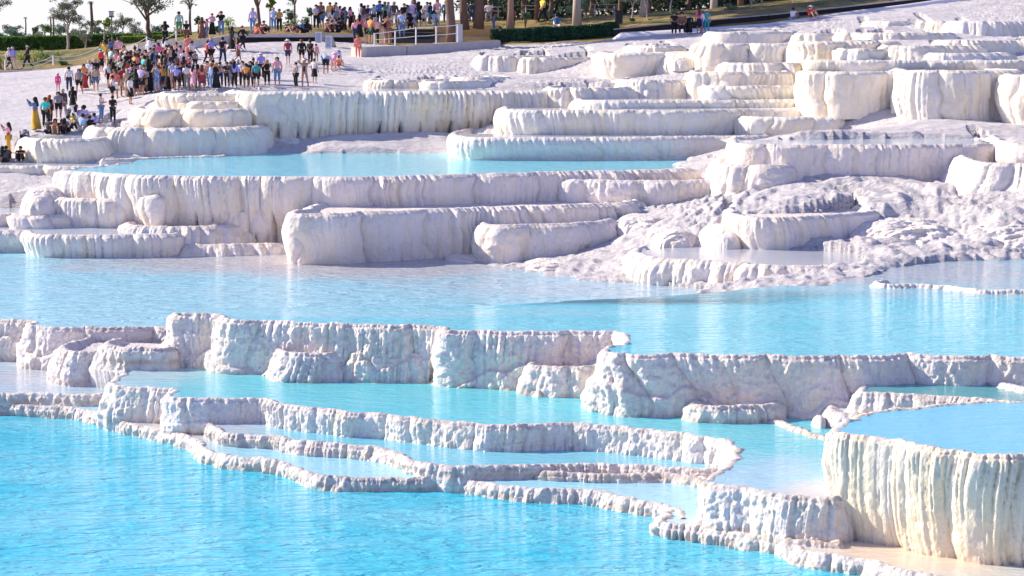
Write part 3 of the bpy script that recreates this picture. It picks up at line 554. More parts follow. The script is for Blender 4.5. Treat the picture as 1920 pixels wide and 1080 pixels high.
for x in (-26, -13, 0, 13, 26):
    for y, z in ((30, -.6), (42, -.4), (50, -.2), (57, .3), (62, .8)): CTRL.append((x * y / 60, y, z))
CT = np.array(CTRL); AN = 2.2
def kern(dx, dy): return np.sqrt((dx / AN) ** 2 + dy ** 2 + .8)
Kx = kern(CT[:, None, 0] - CT[None, :, 0], CT[:, None, 1] - CT[None, :, 1]) + np.eye(len(CT)) * -.12
n_ = len(CT); Q_ = np.c_[np.ones(n_), CT[:, :2]]
wgt = np.linalg.solve(np.block([[Kx, Q_], [Q_.T, np.zeros((3, 3))]]), np.r_[CT[:, 2], 0, 0, 0])
def rbf(X, Y):
    out = np.zeros(X.size); xf, yf = X.ravel(), Y.ravel()
    for i in range(0, xf.size, 20000):
        k = kern(xf[i:i + 20000, None] - CT[None, :, 0], yf[i:i + 20000, None] - CT[None, :, 1])
        out[i:i + 20000] = k @ wgt[:n_] + wgt[n_] + wgt[n_ + 1] * xf[i:i + 20000] + wgt[n_ + 2] * yf[i:i + 20000]
    return out.reshape(X.shape)
NA, ND = 1150, 900
aa = np.linspace(-1, 1, NA); A_ = (aa * (.30 + .05 * np.abs(aa)))
dd_ = 30 * (235 / 30) ** (np.linspace(0, 1, ND) ** .80)
ca = np.linspace(-.36, .36, 140); cd = np.geomspace(29, 236, 200)
CX, CD = np.meshgrid(ca, cd); CZ = rbf(CX * CD, CD)
def bil(GX, GD):
    fx = (GX - ca[0]) / (ca[1] - ca[0]); fy = np.log(GD / cd[0]) / np.log(cd[1] / cd[0])
    ix = np.clip(fx.astype(int), 0, len(ca) - 2); iy = np.clip(fy.astype(int), 0, len(cd) - 2); fx = fx - ix; fy = fy - iy
    return (CZ[iy, ix] * (1 - fx) + CZ[iy, ix + 1] * fx) * (1 - fy) + (CZ[iy + 1, ix] * (1 - fx) + CZ[iy + 1, ix + 1] * fx) * fy
AA, DD = np.meshgrid(A_, dd_); GX, GY = AA * DD, DD
Z0 = bil(AA, DD)
def sst(x, a, b):
    q = np.clip((x - a) / (b - a), 0, 1); return q * q * (3 - 2 * q)
trav_edge = np.interp(AA * 4000 + 960, [-200, 130, 300, 420, 660, 900, 1160, 1400, 1700, 2100], [143, 143, 137, 139, 137, 135, 134, 134, 138, 142])
soil = sst(GY + 1.5 * fbm(GX / 3, GY / 3, 3, 3), trav_edge - .5, trav_edge + 1.5)
rough = 1 - soil
leftsm = sst(GX + (GY - 100) * .15, -18, 2); leftsm = .3 + .7 * np.where(GY > 92, leftsm * (1 - .5 * sst(GY, 100, 115)), 1)
Zr = Z0 + rough * leftsm * (.13 * fbm(GX / 3.4, GY / 1.6, 11, 4) + .05 * fbm(GX / .7, GY / .4, 12, 3))
rug = sst(GX, 4, 12) * sst(GY, 68, 73) * (1 - sst(GY, 88, 94))
rug2 = sst(GX, -4, 0) * sst(GY, 63, 66) * (1 - sst(GY, 79, 85))
h_ = .10 + .12 * rug + .04 * vn(GX / 9, GY / 9, 44)
u = (Zr + .12 * fbm(GX / 1.7, GY / .8, 13, 4)) / h_; fl = np.floor(u); fr = u - fl
step_ = h_ * (fl + sst(fr, .0, .30) + .0 * fr) + .02 * fr
tmix = np.clip(.3 + .5 * rug + .4 * rug2 + .9 * vn(GX / 6, GY / 6, 15), 0, .88) * rough
Z1 = Zr * (1 - tmix) + (step_ - .05) * tmix + soil * .08 * fbm(GX / 2, GY / 2, 16, 3)
warp = fbm(GX / 3, GY / 3, 71, 2)
Z1 += rug * .30 * (1 - 2 * np.abs(fbm(GX / 2.6 + warp, (GY + .5 * GX) / 3.4 + warp, 70, 4)))
lump_ = (1 - 2 * np.abs(fbm(GX / 1.1, GY / .8, 18, 3))); Z1 += rough * leftsm * .06 * lump_ * np.clip(.4 + vn(GX / 7, GY / 7, 19), 0, 1)
Z1 += .0
def inpoly(X, Y, P):
    ins = np.zeros(X.shape, bool); n = len(P); j = n - 1
    for i in range(n):
        xi, yi = P[i]; xj, yj = P[j]
        if yi != yj:
            c = ((yi > Y) != (yj > Y)) & (X < (xj - xi) * (Y - yi) / (yj - yi) + xi); ins ^= c
        j = i
    return ins
JX, JY = GX + .35 * fbm(GX / 1.3, GY / 1.3, 50, 3), GY + .45 * fbm(GX / 1.6, GY / 1.6, 51, 3)
Zn = Z1.copy()
for P_, zc in CLAMP:
    P_ = np.asarray(P_)[::3] if len(P_) > 400 else np.asarray(P_)
    r0, r1 = np.searchsorted(dd_, P_[:, 1].min() - 1), np.searchsorted(dd_, P_[:, 1].max() + 1)
    if r1 <= r0: continue
    s_ = slice(r0, r1); ins = inpoly(JX[s_], JY[s_], P_) & inpoly(GX[s_], GY[s_], P_)
    Z1[s_] = np.where(ins, np.minimum(Z1[s_], zc), Z1[s_])
Lw = np.full(Z1.shape, 60.0)
for P_, zc in BANKS:
    ins = inpoly(GX, GY, np.asarray(P_)[::2]); Lw = np.where(ins, np.minimum(Lw, zc), Lw)
xx = GX; kk_ = .30            # banks run down to the pools instead of ending in cliffs
for _ in range(2):
    Lw = kk_ * GY + np.minimum.accumulate(Lw - kk_ * GY, axis=0)
    Lw = -kk_ * GY + np.minimum.accumulate((Lw + kk_ * GY)[::-1], axis=0)[::-1]
    Lw = kk_ * xx + np.minimum.accumulate(Lw - kk_ * xx, axis=1)
    Lw = -kk_ * xx + np.minimum.accumulate((Lw + kk_ * xx)[:, ::-1], axis=1)[:, ::-1]
Z1 = np.minimum(Z1, Lw + .30 + .25 * fbm(GX / 2.2, GY / 1.2, 60, 4))
Z1 += rug2 * (.09 * (1 - 2 * np.abs(fbm(GX / .9, GY / .8, 80, 3))) + .07 * fbm(GX / .3, GY / .3, 81, 2))
gv = np.stack([GX, GY, Z1], -1)
go = mesh_obj('ground', gv.reshape(-1, 3), grid_faces(ND, NA)[:, ::-1], M['ground'], attr={'soil': soil.ravel()})
tag(go, kind='structure')
def gz(x, y):
    a = x / y; fx = np.interp(a, A_, np.arange(NA)); fy = np.interp(y, dd_, np.arange(ND))
    i, j = min(int(fy), ND - 2), min(int(fx), NA - 2); fx -= j; fy -= i
    return float((Z1[i, j] * (1 - fx) + Z1[i, j + 1] * fx) * (1 - fy) + (Z1[i + 1, j] * (1 - fx) + Z1[i + 1, j + 1] * fx) * fy)
def onground(px, py, lo=60, hi=190, hint=None):
    """where the ray through a photo point meets the ground (or its nearest miss)"""
    best = None; D = lo
    while D < hi:
        p = at(px, py, D); d = p.z - gz(p.x, D)
        if d <= 0: return Vector((p.x, D, gz(p.x, D)))
        if best is None or d < best[0]: best = (d, p.x, D)
        D += .25
    return Vector((best[1], best[2], gz(best[1], best[2])))
# far plain below the plateau
fm, fn, fb = mat('plain_far'); fb.inputs['Base Color'].default_value = (.25, .28, .2, 1); fb.inputs['Roughness'].default_value = .9
pv = [(-9000, 230, -30), (9000, 230, -30), (9000, 10000, -30), (-9000, 10000, -30), (-9000, -300, -30), (9000, -300, -30)]
tag(mesh_obj('ground', pv, [(0, 1, 2, 3), (4, 5, 1, 0)], fm, smooth=False), kind='structure')
# ---------------------------------------------------------------- built things on and behind the slope
def flat(name, col, rough=.7, noise=0., sc=6):
    m, n, b = mat(name); b.inputs['Roughness'].default_value = rough; b.inputs['Specular IOR Level'].default_value = .3
    if noise:
        f = pos_noise(n, sc, 4); c = mixc(n, f, tuple(x * (1 - noise) for x in col), tuple(min(1, x * (1 + noise)) for x in col)); n.links.new(c, b.inputs['Base Color'])
    else: b.inputs['Base Color'].default_value = (*col, 1)
    return m
MC = flat('concrete', (.50, .45, .46), .8, .22, 2.5); MCL = flat('concrete_pale', (.66, .58, .50), .8, .15, 3); MD = flat('dark_stone', (.035, .03, .035), .8, .6, 5)
MW = flat('white_paint', (.8, .8, .82), .5); MWOOD = flat('ochre_boards', (.50, .36, .20), .7, .3, 3); MDW = flat('dark_wood', (.05, .045, .05), .7, .4, 4)
MROPE = flat('rope', (.55, .52, .55)); MMETAL = flat('lamp_metal', (.12, .12, .14), .4); MGL = flat('lamp_glass', (.6, .6, .65), .2)
MBARK = flat('bark', (.17, .105, .085), .9, .45, 6); MBARKP = flat('bark_pale', (.45, .38, .36), .9, .3, 8); MBARKR = flat('bark_pink', (.42, .25, .19), .9, .35, 5)

def empty(name, loc, label, cat, group=None):
    o = bpy.data.objects.new(name, None); COL.objects.link(o); o.location = loc; o.empty_display_size = .2
    return tag(o, label, cat, group)
class MB:
    def __init__(s): s.V = []; s.F = []
    def add(s, V, F):
        k = len(s.V); s.V += [tuple(v) for v in V]; s.F += [tuple(i + k for i in f) for f in F]; return s
    def box(s, c, d, rz=0, bev=.0):
        x, y, z = (q / 2 for q in d); ca, sa = math.cos(rz), math.sin(rz); P = []
        for zz in (-z, z):
            for a, b in ((-x, -y), (x, -y), (x, y), (-x, y)): P.append((c[0] + a * ca - b * sa, c[1] + a * sa + b * ca, c[2] + zz))
        return s.add(P, [(3, 2, 1, 0), (4, 5, 6, 7), (0, 1, 5, 4), (1, 2, 6, 5), (2, 3, 7, 6), (3, 0, 4, 7)])
    def tube(s, pts, rad, k=6, cap=True):
        P = [Vector(p) for p in pts]; rad = rad if isinstance(rad, (list, tuple)) else [rad] * len(P); V = []; F = []
        for i, p in enumerate(P):
            t = (P[min(i + 1, len(P) - 1)] - P[max(i - 1, 0)]).normalized()
            u = t.cross(Vector((0, 1, 0) if abs(t.y) < .9 else (1, 0, 0))).normalized(); v = t.cross(u)
            for j in range(k):
                a = 2 * math.pi * j / k; V.append(p + (u * math.cos(a) + v * math.sin(a)) * rad[i])
        for i in range(len(P) - 1):
            for j in range(k): a, b = i * k + j, i * k + (j + 1) % k; F.append((a, b, b + k, a + k))
        if cap: F += [tuple(range(k))[::-1], tuple((len(P) - 1) * k + j for j in range(k))]
        return s.add(V, F)
    def build(s, name, m, parent=None, loc=None, smooth=False):
        V = np.array(s.V, float)
        if loc is not None: V = V - np.array(loc)
        return mesh_obj(name, V, s.F, m, parent, smooth)
def wall_run(name, pts, thick, hb, ht, m, label, cat, top=None):
    """a wall that follows ground points; pts = (x,y,z of top); hb below, with small joints along its length"""
    mb = MB(); P = [Vector(p) for p in pts]
    for a, b in zip(P, P[1:]):
        n = max(1, int((b - a).length / 2.4)); d = b - a
        for i in range(n):
            p, q = a + d * (i / n), a + d * ((i + 1) / n) - d.normalized() * .012
            off = Vector((d.y, -d.x, 0)).normalized() * thick / 2; j = .006 * ((i * 7) % 3)
            V = []
            for r in (p, q):
                for sgn in (1, -1): V.append(r + off * sgn + Vector((0, 0, j))); V.append(r + off * sgn - Vector((0, 0, hb)))
            mb.add(V, [(0, 1, 5, 4), (2, 6, 7, 3), (0, 4, 6, 2), (0, 2, 3, 1), (4, 5, 7, 6)])
    return tag(mb.build(name, m), label, cat)
P3 = lambda px, py, D: tuple(at(px, py, D))
wall_run('concrete_wall', [P3(683, 88, 130), P3(760, 85, 131), P3(860, 79, 133), P3(936, 76, 134)], .5, 1.6, 0, MC, 'grey concrete wall holding up the deck terrace, under the white railing', 'wall')
wall_run('wall_end_slab', [P3(664, 87.5, 130.6), P3(684, 88, 129.7)], .45, 1.6, 0, MCL, 'pale tan slab closing the left end of the grey concrete wall', 'wall')
wall_run('kerb_wall', [P3(-150, 133, 138.5), P3(0, 133, 138.5), P3(60, 131, 138.5), P3(135, 127, 139), P3(160, 122, 141)], .9, 1.2, 0, MC, 'low grey kerb wall crossing the far left below the walkers', 'kerb')
wall_run('ramp_wall', [P3(330, 80, 137), P3(392, 72, 137), P3(440, 63, 138)], .3, 1.6, 0, MC, 'sloping grey parapet wall behind the top of the slope crowd', 'wall')
wall_run('bank_wall', [P3(205, 92, 142), P3(262, 82, 140), P3(330, 74, 139)], .3, 1.8, 0, MC, 'faded mauve retaining wall behind the rope fence', 'wall')
# long seat wall of the plateau
r_ = empty('seat_wall', (at(560, 66, 137)[0], 137, 9), 'long low seat wall of the plateau with people sitting on it', 'seat wall')
mb = MB(); a, b = at(440, 64, 137), at(665, 60, 137); mb.box(((a.x + b.x) / 2, 138.2, a.z - .1), (b.x - a.x, 2.6, .2)); mb.build('seat_slab', MC, r_, r_.location)
mb = MB(); mb.box(((a.x + b.x) / 2, 138.4, a.z - .55), (b.x - a.x - .2, 2.2, .7)); mb.build('base', MD, r_, r_.location)
def steps(label, x0, x1, yb, D0, n, dy, dd, m, cat='steps', name='deck_steps'):
    a = at(x0, yb, D0); r = empty(name, (at((x0 + x1) / 2, yb, D0).x, D0, a.z - .2), label, cat)
    for i in range(n):
        D = D0 + i * dd; p, q = at(x0, yb - dy * i, D), at(x1, yb - dy * i, D); mb = MB()
        mb.box(((p.x + q.x) / 2, D + dd / 2 + .2, p.z - .12), (q.x - p.x, dd + .5, .22 - .01 * (i % 2))); mb.build('step', m, r, r.location)
    return r
steps('ochre timber deck steps climbing under the pine trunks', 812, 935, 79, 134, 8, 4.6, 2.0, MWOOD)
steps('black low bench steps behind the white railing', 733, 812, 74, 134, 4, 6.6, 2.2, MDW, 'steps', 'bench_steps')
# railing
r = empty('white_railing', P3(780, 84, 131), 'white two-bar railing on top of the grey concrete wall', 'railing')
pp = [(702, 86, 62, 130.2), (741, 85, 57, 130.8), (780, 84, 51, 131.4), (818, 81, 49, 132.2), (858, 78, 46, 133)]
for i, (x, yb, yt, D) in enumerate(pp):
    mb = MB(); mb.tube([at(x, yb + 1, D), at(x, yt, D)], .042, 6); mb.build('post', MW, r, r.location)
for k in (0, .48):
    for (x0, b0, t0, D0), (x1, b1, t1, D1) in zip(pp, pp[1:]):
        mb = MB(); A, B = at(x0, t0 + k * (b0 - t0) + 1, D0), at(x1, t1 + k * (b1 - t1) + 1, D1); mb.tube([A, (A + B) / 2 + Vector((0, 0, -.02)), B], .02, 6); mb.build('bar', MW, r, r.location)
tag(MB().box(at(861, 62, 133.4), (.42, .3, 1.1)).build('utility_box', flat('box_grey', (.5, .5, .56))), 'pale grey utility post standing beside a leaning trunk', 'post')
# rope fence
r = empty('rope_fence', P3(250, 110, 140), 'white posts with slack ropes fencing off the dry grass', 'fence')
fp = [(10, 131, 112, 139.5), (100, 122, 104, 140), (194, 110, 81, 140), (276, 108, 68, 139), (331, 92, 57, 138.5)]
for x, yb, yt, D in fp: MB().tube([at(x, yb, D), at(x - 1, yt, D)], .05, 6).build('post', MW, r, r.location)
for k in (.06, .42):
    for (x0, b0, t0, D0), (x1, b1, t1, D1) in zip(fp, fp[1:]):
        A, B = at(x0, t0 + k * (b0 - t0), D0), at(x1, t1 + k * (b1 - t1), D1)
        MB().tube([A.lerp(B, q) + Vector((0, 0, -.35 * 4 * q * (1 - q))) for q in (0, .2, .4, .6, .8, 1)], .02, 5).build('rope', MROPE, r, r.location)
# sign boards: A-frames with lines of small print
MPR = flat('print', (.22, .24, .34)); MBD = flat('board_white', (.74, .76, .84), .5); MBS = flat('board_side', (.34, .31, .38))
for x, yt, yb, D, lb in ((597, 60, 82, 136, 'white A-frame notice board, the left one in front of the seat wall'), (616, 67, 91, 133.5, 'white A-frame notice board, the right one in front of the seat wall')):
    c = at(x, yb, D); h = (yb - yt) * D / FPX; r = empty('notice_board', c, lb, 'notice board', 'A-frame notice boards')
    for sg, nm, mt in ((0, 'front_panel', MBD), (1, 'rear_panel', MBS)):
        V = []; w2 = .21
        for zz, yy in ((0, -.05 + sg * .75), (h, .22 + sg * .06)):
            for xx in (-w2, w2): V += [(xx + sg * .28 * (1 - zz / h), yy, zz), (xx + sg * .28 * (1 - zz / h), yy + .03, zz)]
        pn = mesh_obj(nm, V, [(0, 2, 6, 4), (1, 5, 7, 3), (4, 6, 7, 5), (0, 1, 3, 2), (0, 4, 5, 1), (2, 3, 7, 6)], mt, r, False)
        if not sg:
            mb = MB()
            for i in range(9):
                z = h * (.86 - i * .09); y = -.05 + .27 * z / h - .012; wd = .12 + .05 * ((i * 5) % 3) / 2
                mb.box((-.02, y, z), (wd * 2, .008, .028))
            mb.build('printed_lines', MPR, pn)
# street lamp
c = at(210, 72, 165); r = empty('street_lamp', c, 'square-headed street lamp beyond the hedge at the left', 'street lamp')
H = (72 - 24) * 165 / FPX
MB().tube([(0, 0, -.5), (0, 0, H - .35)], [.07, .05]).build('pole', MMETAL, r); MB().box((0, 0, H - .33), (.36, .36, .1)).build('lamp_bracket', MMETAL, r); MB().box((0, 0, H + .08), (.42, .42, .05)).build('lamp_lid', MMETAL, r)
MB().box((0, 0, H - .12), (.32, .32, .34)).build('lamp_glass', MGL, r)
# dark planter wall and pale channel on the right
wall_run('dark_wall', [P3(1150, 56, 138), P3(1290, 42, 138), P3(1440, 29, 138), P3(1600, 12, 139), P3(1760, -6, 140), P3(2000, -34, 142)], .5, 1.6, 0, MD, 'black stone retaining wall running up to the upper right behind the channel', 'wall')
wall_run('wall_coping', [P3(1150, 54, 138.02), P3(1290, 40, 138.02), P3(1440, 27, 138.02), P3(1600, 10, 139.02), P3(1760, -8, 140.02), P3(2000, -36, 142.02)], .7, .07, 0, MC, 'thin grey coping along the black retaining wall', 'coping')
MCH = travertine('travertine_channel', (.74, .69, .76), (.72, .68, .72), .2, .4, 6, .3)
mb = MB(); pts = [(1148, 70, 134), (1165, 63, 134), (1230, 60, 134), (1300, 56, 133.5), (1440, 46, 133.5), (1530, 33, 134.5), (1620, 20, 136), (1700, 10, 137.5), (1790, -3, 139), (2000, -30, 141)]
mb.tube([at(*p) - Vector((0, 0, .25)) for p in pts], [.12] + [.33] * 9, 12); tag(mb.build('water_channel', MCH, smooth=True), 'rounded pale lavender channel wall climbing to the upper right corner', 'channel')
for i, (x, y, D, w_) in enumerate([(1010, 92, 130, 1.6), (770, 122, 122, 2.0)]): pass
# picnic tables and seats under the trees
def picnic(px, py, D, s, label):
    c = at(px, py, D); r = empty('picnic_table', c, label, 'picnic table', 'picnic tables under the trees')
    MB().box((0, 0, .74 * s), (1.7 * s, .7 * s, .05)).build('tabletop', MBARKP, r)
    for sg in (-1, 1):
        MB().box((0, sg * .7 * s, .44 * s), (1.7 * s, .26 * s, .04)).build('seat', MBARKP, r)
        MB().tube([(sg * .6 * s, -.65 * s, 0), (sg * .6 * s, -.2 * s, .73 * s)], .04).tube([(sg * .6 * s, .65 * s, 0), (sg * .6 * s, .2 * s, .73 * s)], .04).box((sg * .6 * s, 0, .4 * s), (.05, 1.5 * s, .07)).build('leg', MBARKP, r)
picnic(919, 32, 152, .95, 'pale picnic table between two pine trunks'); picnic(1133, 30, 152, 1.1, 'pale picnic table behind the clipped hedge'); picnic(1000, 28, 155, .9, 'picnic table in the shade behind the red-shirted person')
c = at(1160, 52, 144); tag(MB().box(c + Vector((0, 0, .55)), (.5, .5, 1.1)).box(c + Vector((0, 0, 1.12)), (.56, .56, .06)).build('litter_bin', MDW), 'dark box-shaped litter bin at the right end of the clipped hedge', 'litter bin')

# ---------------------------------------------------------------- trees, shrubs, hedges
def leafmat(name, a, b_, trans=.35):
    m, n, b = mat(name); f = pos_noise(n, 1.3, 3)
    c = mixc(n, ramp(n, f, [(.38, (0, 0, 0)), (.62, (1, 1, 1))]), a, b_); n.links.new(c, b.inputs['Base Color']); b.inputs['Roughness'].default_value = .6
    tr = n.nodes.new('ShaderNodeBsdfTranslucent'); n.links.new(c, tr.inputs[0]); mx = n.nodes.new('ShaderNodeMixShader'); mx.inputs[0].default_value = trans
    out = n.nodes['Material Output']; n.links.new(b.outputs[0], mx.inputs[1]); n.links.new(tr.outputs[0], mx.inputs[2]); n.links.new(mx.outputs[0], out.inputs[0]); return m
LG_ = leafmat('leaf_grey', (.16, .20, .15), (.24, .28, .20)); LM = leafmat('leaf_mid', (.08, .19, .04), (.15, .28, .06)); LL = leafmat('leaf_lime', (.22, .34, .05), (.34, .42, .09))
LD = leafmat('leaf_dark', (.012, .035, .018), (.03, .065, .03), .15); LY = leafmat('leaf_yellow', (.42, .36, .05), (.3, .34, .06)); LH = leafmat('leaf_hedge', (.015, .07, .045), (.035, .12, .06), .15)
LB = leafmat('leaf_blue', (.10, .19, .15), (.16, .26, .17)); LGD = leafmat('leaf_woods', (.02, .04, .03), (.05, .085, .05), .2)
rng = np.random.default_rng(4)
def leaves(cent, rad, n, size, name, m, parent, flatten=1.0):
    """leaf-sized faces scattered through clumps"""
    cent = np.asarray(cent, float); k = rng.integers(0, len(cent), n)
    d = rng.normal(size=(n, 3)); d /= np.linalg.norm(d, axis=1)[:, None]; rr_ = rng.random(n) ** .45
    R = (np.asarray(rad)[k] if np.ndim(rad) else np.full(n, rad))
    P = cent[k] + d * (R * rr_)[:, None] * [1, 1, flatten]
    a = rng.normal(size=(n, 3)); a /= np.linalg.norm(a, axis=1)[:, None]; b = np.cross(a, rng.normal(size=(n, 3))); b /= np.linalg.norm(b, axis=1)[:, None]
    s = size * (.6 + .8 * rng.random(n))[:, None]
    V = np.stack([P - a * s, P + b * s * .45, P + a * s, P - b * s * .45], 1).reshape(-1, 3); F = np.arange(n * 4).reshape(-1, 4)
    return mesh_obj(name, V, F, m, parent, smooth=False)
def tree(label, px, yb, yt, D, w_px, m, bark=None, clear=.35, tr=.1, n=1400, lean=0., forks=6, size=None, cat='tree', group=None, bare=.0, name='tree', flatn=.75, seed=0):
    rnd = random.Random(seed + int(px) * 3 + int(yb)); c = at(px, yb, D); H = (yb - yt) * D / FPX; W = w_px * D / FPX
    r = empty(name, c, label, cat, group); r.location.z -= .15
    mb = MB(); top = Vector((lean * H, 0, H * (.55 if forks else .98))); tips = []
    st = [Vector((0, 0, 0)), Vector((lean * H * .1 + rnd.uniform(-.012, .012) * H, 0, H * clear * .25)), Vector((lean * H * .3 + rnd.uniform(-.015, .015) * H, 0, H * clear * .6)), Vector((lean * H * .6, 0, H * clear)), top]
    mb.tube(st, [tr * 1.3, tr * 1.02, tr * .95, tr * .85, tr * .4], 9)
    for i in range(forks):
        z0 = rnd.uniform(clear * .85, .62); base = st[3].lerp(top, max(0, min(1, (z0 - clear) / max(.01, .55 - clear)))) if z0 > clear else st[3]
        an = rnd.uniform(0, 2 * math.pi); ex = rnd.uniform(.5, 1)
        tip = Vector((base.x + math.cos(an) * W * .42 * ex, math.sin(an) * W * .42 * ex, H * rnd.uniform(max(clear + .12, .55), .92)))
        mid = base.lerp(tip, .5) + Vector((rnd.uniform(-.06, .06) * W, 0, .05 * H)); mb.tube([base, mid, tip], [tr * .5, tr * .3, tr * .1], 6, False); tips.append(tip); tips.append(mid)
        for q in range(3):
            t2 = tip + Vector((rnd.uniform(-.25, .25) * W, rnd.uniform(-.2, .2) * W, rnd.uniform(-.1, .12) * H)); mb.tube([mid, t2], [tr * .2, tr * .06], 5, False); tips.append(t2)
    mb.build('trunk', bark or MBARK, r, smooth=True)
    if n:
        tips.append(Vector((lean * H, 0, H * .82))); n = int(n * (1.9 if n < 2800 else 1)); sz = size or max(.06, W * .024)
        leaves([tuple(t) for t in tips], [W * rnd.uniform(.10, .20) for _ in tips], n, sz, 'crown', m, r, flatn)
    return r
def palm(label, px, yb, yt, D, w_px, m, tr=.09):
    c = at(px, yb, D); H = (yb - yt) * D / FPX; W = w_px * D / FPX / 2; rnd = random.Random(int(px)); r = empty('palm_tree', c, label, 'palm tree')
    MB().tube([(0, 0, -.2), (.03 * H, 0, H * .5), (.01 * H, 0, H * .93)], [tr * 1.2, tr, tr * .9], 8).build('trunk', MBARK, r, smooth=True); V = []; F = []
    for i in range(26):
        a = i * 2.4; e = rnd.uniform(-.3, 1.1); L = W * rnd.uniform(.85, 1.1); d = Vector((math.cos(a), math.sin(a), 0)); s = Vector((-d.y, d.x, 0)) * L * .09; pr = []
        for t in (0, .25, .5, .75, 1): pr.append(Vector((.01 * H, 0, H * .93)) + d * L * t * math.cos(e * .6) + Vector((0, 0, L * (math.sin(e) * t - .75 * t * t))))
        for j in range(4):
            k = len(V); w0, w1 = 1 - abs(j / 4 - .4), 1 - abs((j + 1) / 4 - .4)
            V += [pr[j] - s * w0 + Vector((0, 0, -L * .05)), pr[j], pr[j] + s * w0 + Vector((0, 0, -L * .05)), pr[j + 1] - s * w1 + Vector((0, 0, -L * .05)), pr[j + 1], pr[j + 1] + s * w1 + Vector((0, 0, -L * .05))]; F += [(k, k + 1, k + 4, k + 3), (k + 1, k + 2, k + 5, k + 4)]
    mesh_obj('crown', V, F, m, r, False); return r
def shrub(label, px, yb, yt, D, w_px, m, n=500, name='shrub', group=None, stem=True):
    c = at(px, yb, D); H = (yb - yt) * D / FPX; W = w_px * D / FPX; rnd = random.Random(int(px * 7)); r = empty(name, c, label, 'shrub', group); pts = []
    mb = MB()
    for i in range(7):
        t = Vector((rnd.uniform(-.36, .36) * W, rnd.uniform(-.3, .3) * W, H * rnd.uniform(.35, .85))); pts.append(tuple(t)); mb.tube([(0, 0, -.1), t * .5 + Vector((0, 0, .1 * H)), t], [.03, .02, .01], 5, False)
    mb.build('stems', MBARK, r); leaves(pts, [min(W, H) * rnd.uniform(.2, .34) for _ in pts], n, max(.06, W * .04), 'foliage', m, r); return r
def hedge(label, pts, hpx, depth, m, n, size, name='hedge'):
    P = [at(*p) for p in pts]; r = empty(name, P[0], label, 'hedge'); L = [0]
    for a, b in zip(P, P[1:]): L.append(L[-1] + (b - a).length)
    s = rng.random(n) * L[-1]; hh = hpx * pts[0][2] / FPX
    base = np.stack([np.interp(s, L, [p[i] for p in P]) for i in range(3)], 1)
    u = rng.random(n); side = rng.random(n) < .55
    y = np.where(side, 0, u * depth); z = np.where(side, rng.random(n), 1.0) * hh * (1 + .06 * vn(s / .7, 0 * s, 5))
    y = y + .14 * vn(s / .5, z / .4, 6) + rng.normal(size=n) * .05
    Pt = base + np.stack([rng.normal(size=n) * .04, y, z], 1)
    a = rng.normal(size=(n, 3)); a /= np.linalg.norm(a, axis=1)[:, None]; b = np.cross(a, rng.normal(size=(n, 3))); b /= np.linalg.norm(b, axis=1)[:, None]; sz = size * (.6 + .8 * rng.random(n))[:, None]
    V = np.stack([Pt - a * sz, Pt + b * sz * .5, Pt + a * sz, Pt - b * sz * .5], 1).reshape(-1, 3) - np.array(P[0])
    mesh_obj('foliage', V, np.arange(n * 4).reshape(-1, 4), m, r, False)
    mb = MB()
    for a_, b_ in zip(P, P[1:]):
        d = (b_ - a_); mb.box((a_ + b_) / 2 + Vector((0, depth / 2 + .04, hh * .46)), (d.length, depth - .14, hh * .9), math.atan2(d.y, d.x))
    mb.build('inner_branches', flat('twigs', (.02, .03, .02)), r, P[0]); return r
hedge('thick dark green clipped hedge at the top edge of the white slope', [(920, 79, 137), (1000, 77, 137), (1080, 72, 137.5), (1158, 66, 138)], 24, 1.6, LH, 26000, .06)
hedge('long bright green hedge along the skyline at the left', [(-120, 96, 168), (20, 95, 168), (150, 93, 169), (260, 90, 170), (345, 85, 170)], 26, 2.2, LM, 20000, .10)
hedge('low sunlit strip of hedge in front of the lamp on the left skyline', [(225, 82, 158), (300, 80, 158), (350, 77, 158)], 13, 1.2, LL, 5000, .08)
G_ = 'trees on the left skyline'
tree('tall airy grey-green tree on the left, crown cut by the top edge', 128, 104, -12, 158, 62, LG_, MBARKP, .35, .11, 2600, group=G_)
tree('foliage of a tree cut by the top left corner', -8, 90, -30, 165, 60, LG_, None, .4, .12, 1500, group=G_)
tree('low round-topped tree fourth from the left on the skyline', 62, 70, 46, 185, 20, LG_, None, .3, .07, 500, group=G_)
tree('feathery grey bush tree near the left edge of the skyline', 22, 74, 44, 180, 34, LG_, None, .15, .07, 800, group=G_)
tree('spreading blue-green tree behind the left hedge', 40, 84, 56, 178, 46, LB, None, .1, .07, 1100, group=G_)
tree('dark twin-stemmed small tree left of the tall airy tree', 84, 70, 44, 182, 28, LM, None, .4, .07, 600, group=G_)
tree('pale forked young tree right of the tall airy tree', 156, 104, 38, 160, 30, LG_, MBARKP, .3, .06, 500, lean=.12, group=G_)
tree('small lime green tree between the palm and the lamp', 196, 72, 30, 168, 22, LL, MBARKP, .45, .06, 800, group=G_)
tree('hazy grey shrub-like tree behind the tall palm', 177, 74, 36, 176, 26, LG_, None, .3, .06, 500, group=G_)
tree('thin dark-stemmed umbrella tree right of the lamp', 231, 84, 26, 160, 38, LG_, None, .55, .05, 700, group=G_)
tree('big bare spreading tree with sparse leaves, in the middle of the left skyline', 278, 66, -34, 158, 110, LG_, None, .28, .17, 900, forks=11, flatn=.5, group=G_)
tree('slim dark tree right of the bare spreading one', 357, 62, -22, 156, 26, LG_, None, .55, .09, 220, group=G_)
tree('short bush tree beside the person in the long brown dress', 372, 60, 28, 156, 20, LM, None, .3, .06, 400, group=G_)
tree('leaning two-stemmed tree behind the violet-shirted person', 488, 52, -30, 152, 36, LG_, None, .5, .13, 250, lean=-.08, group='plateau trees')
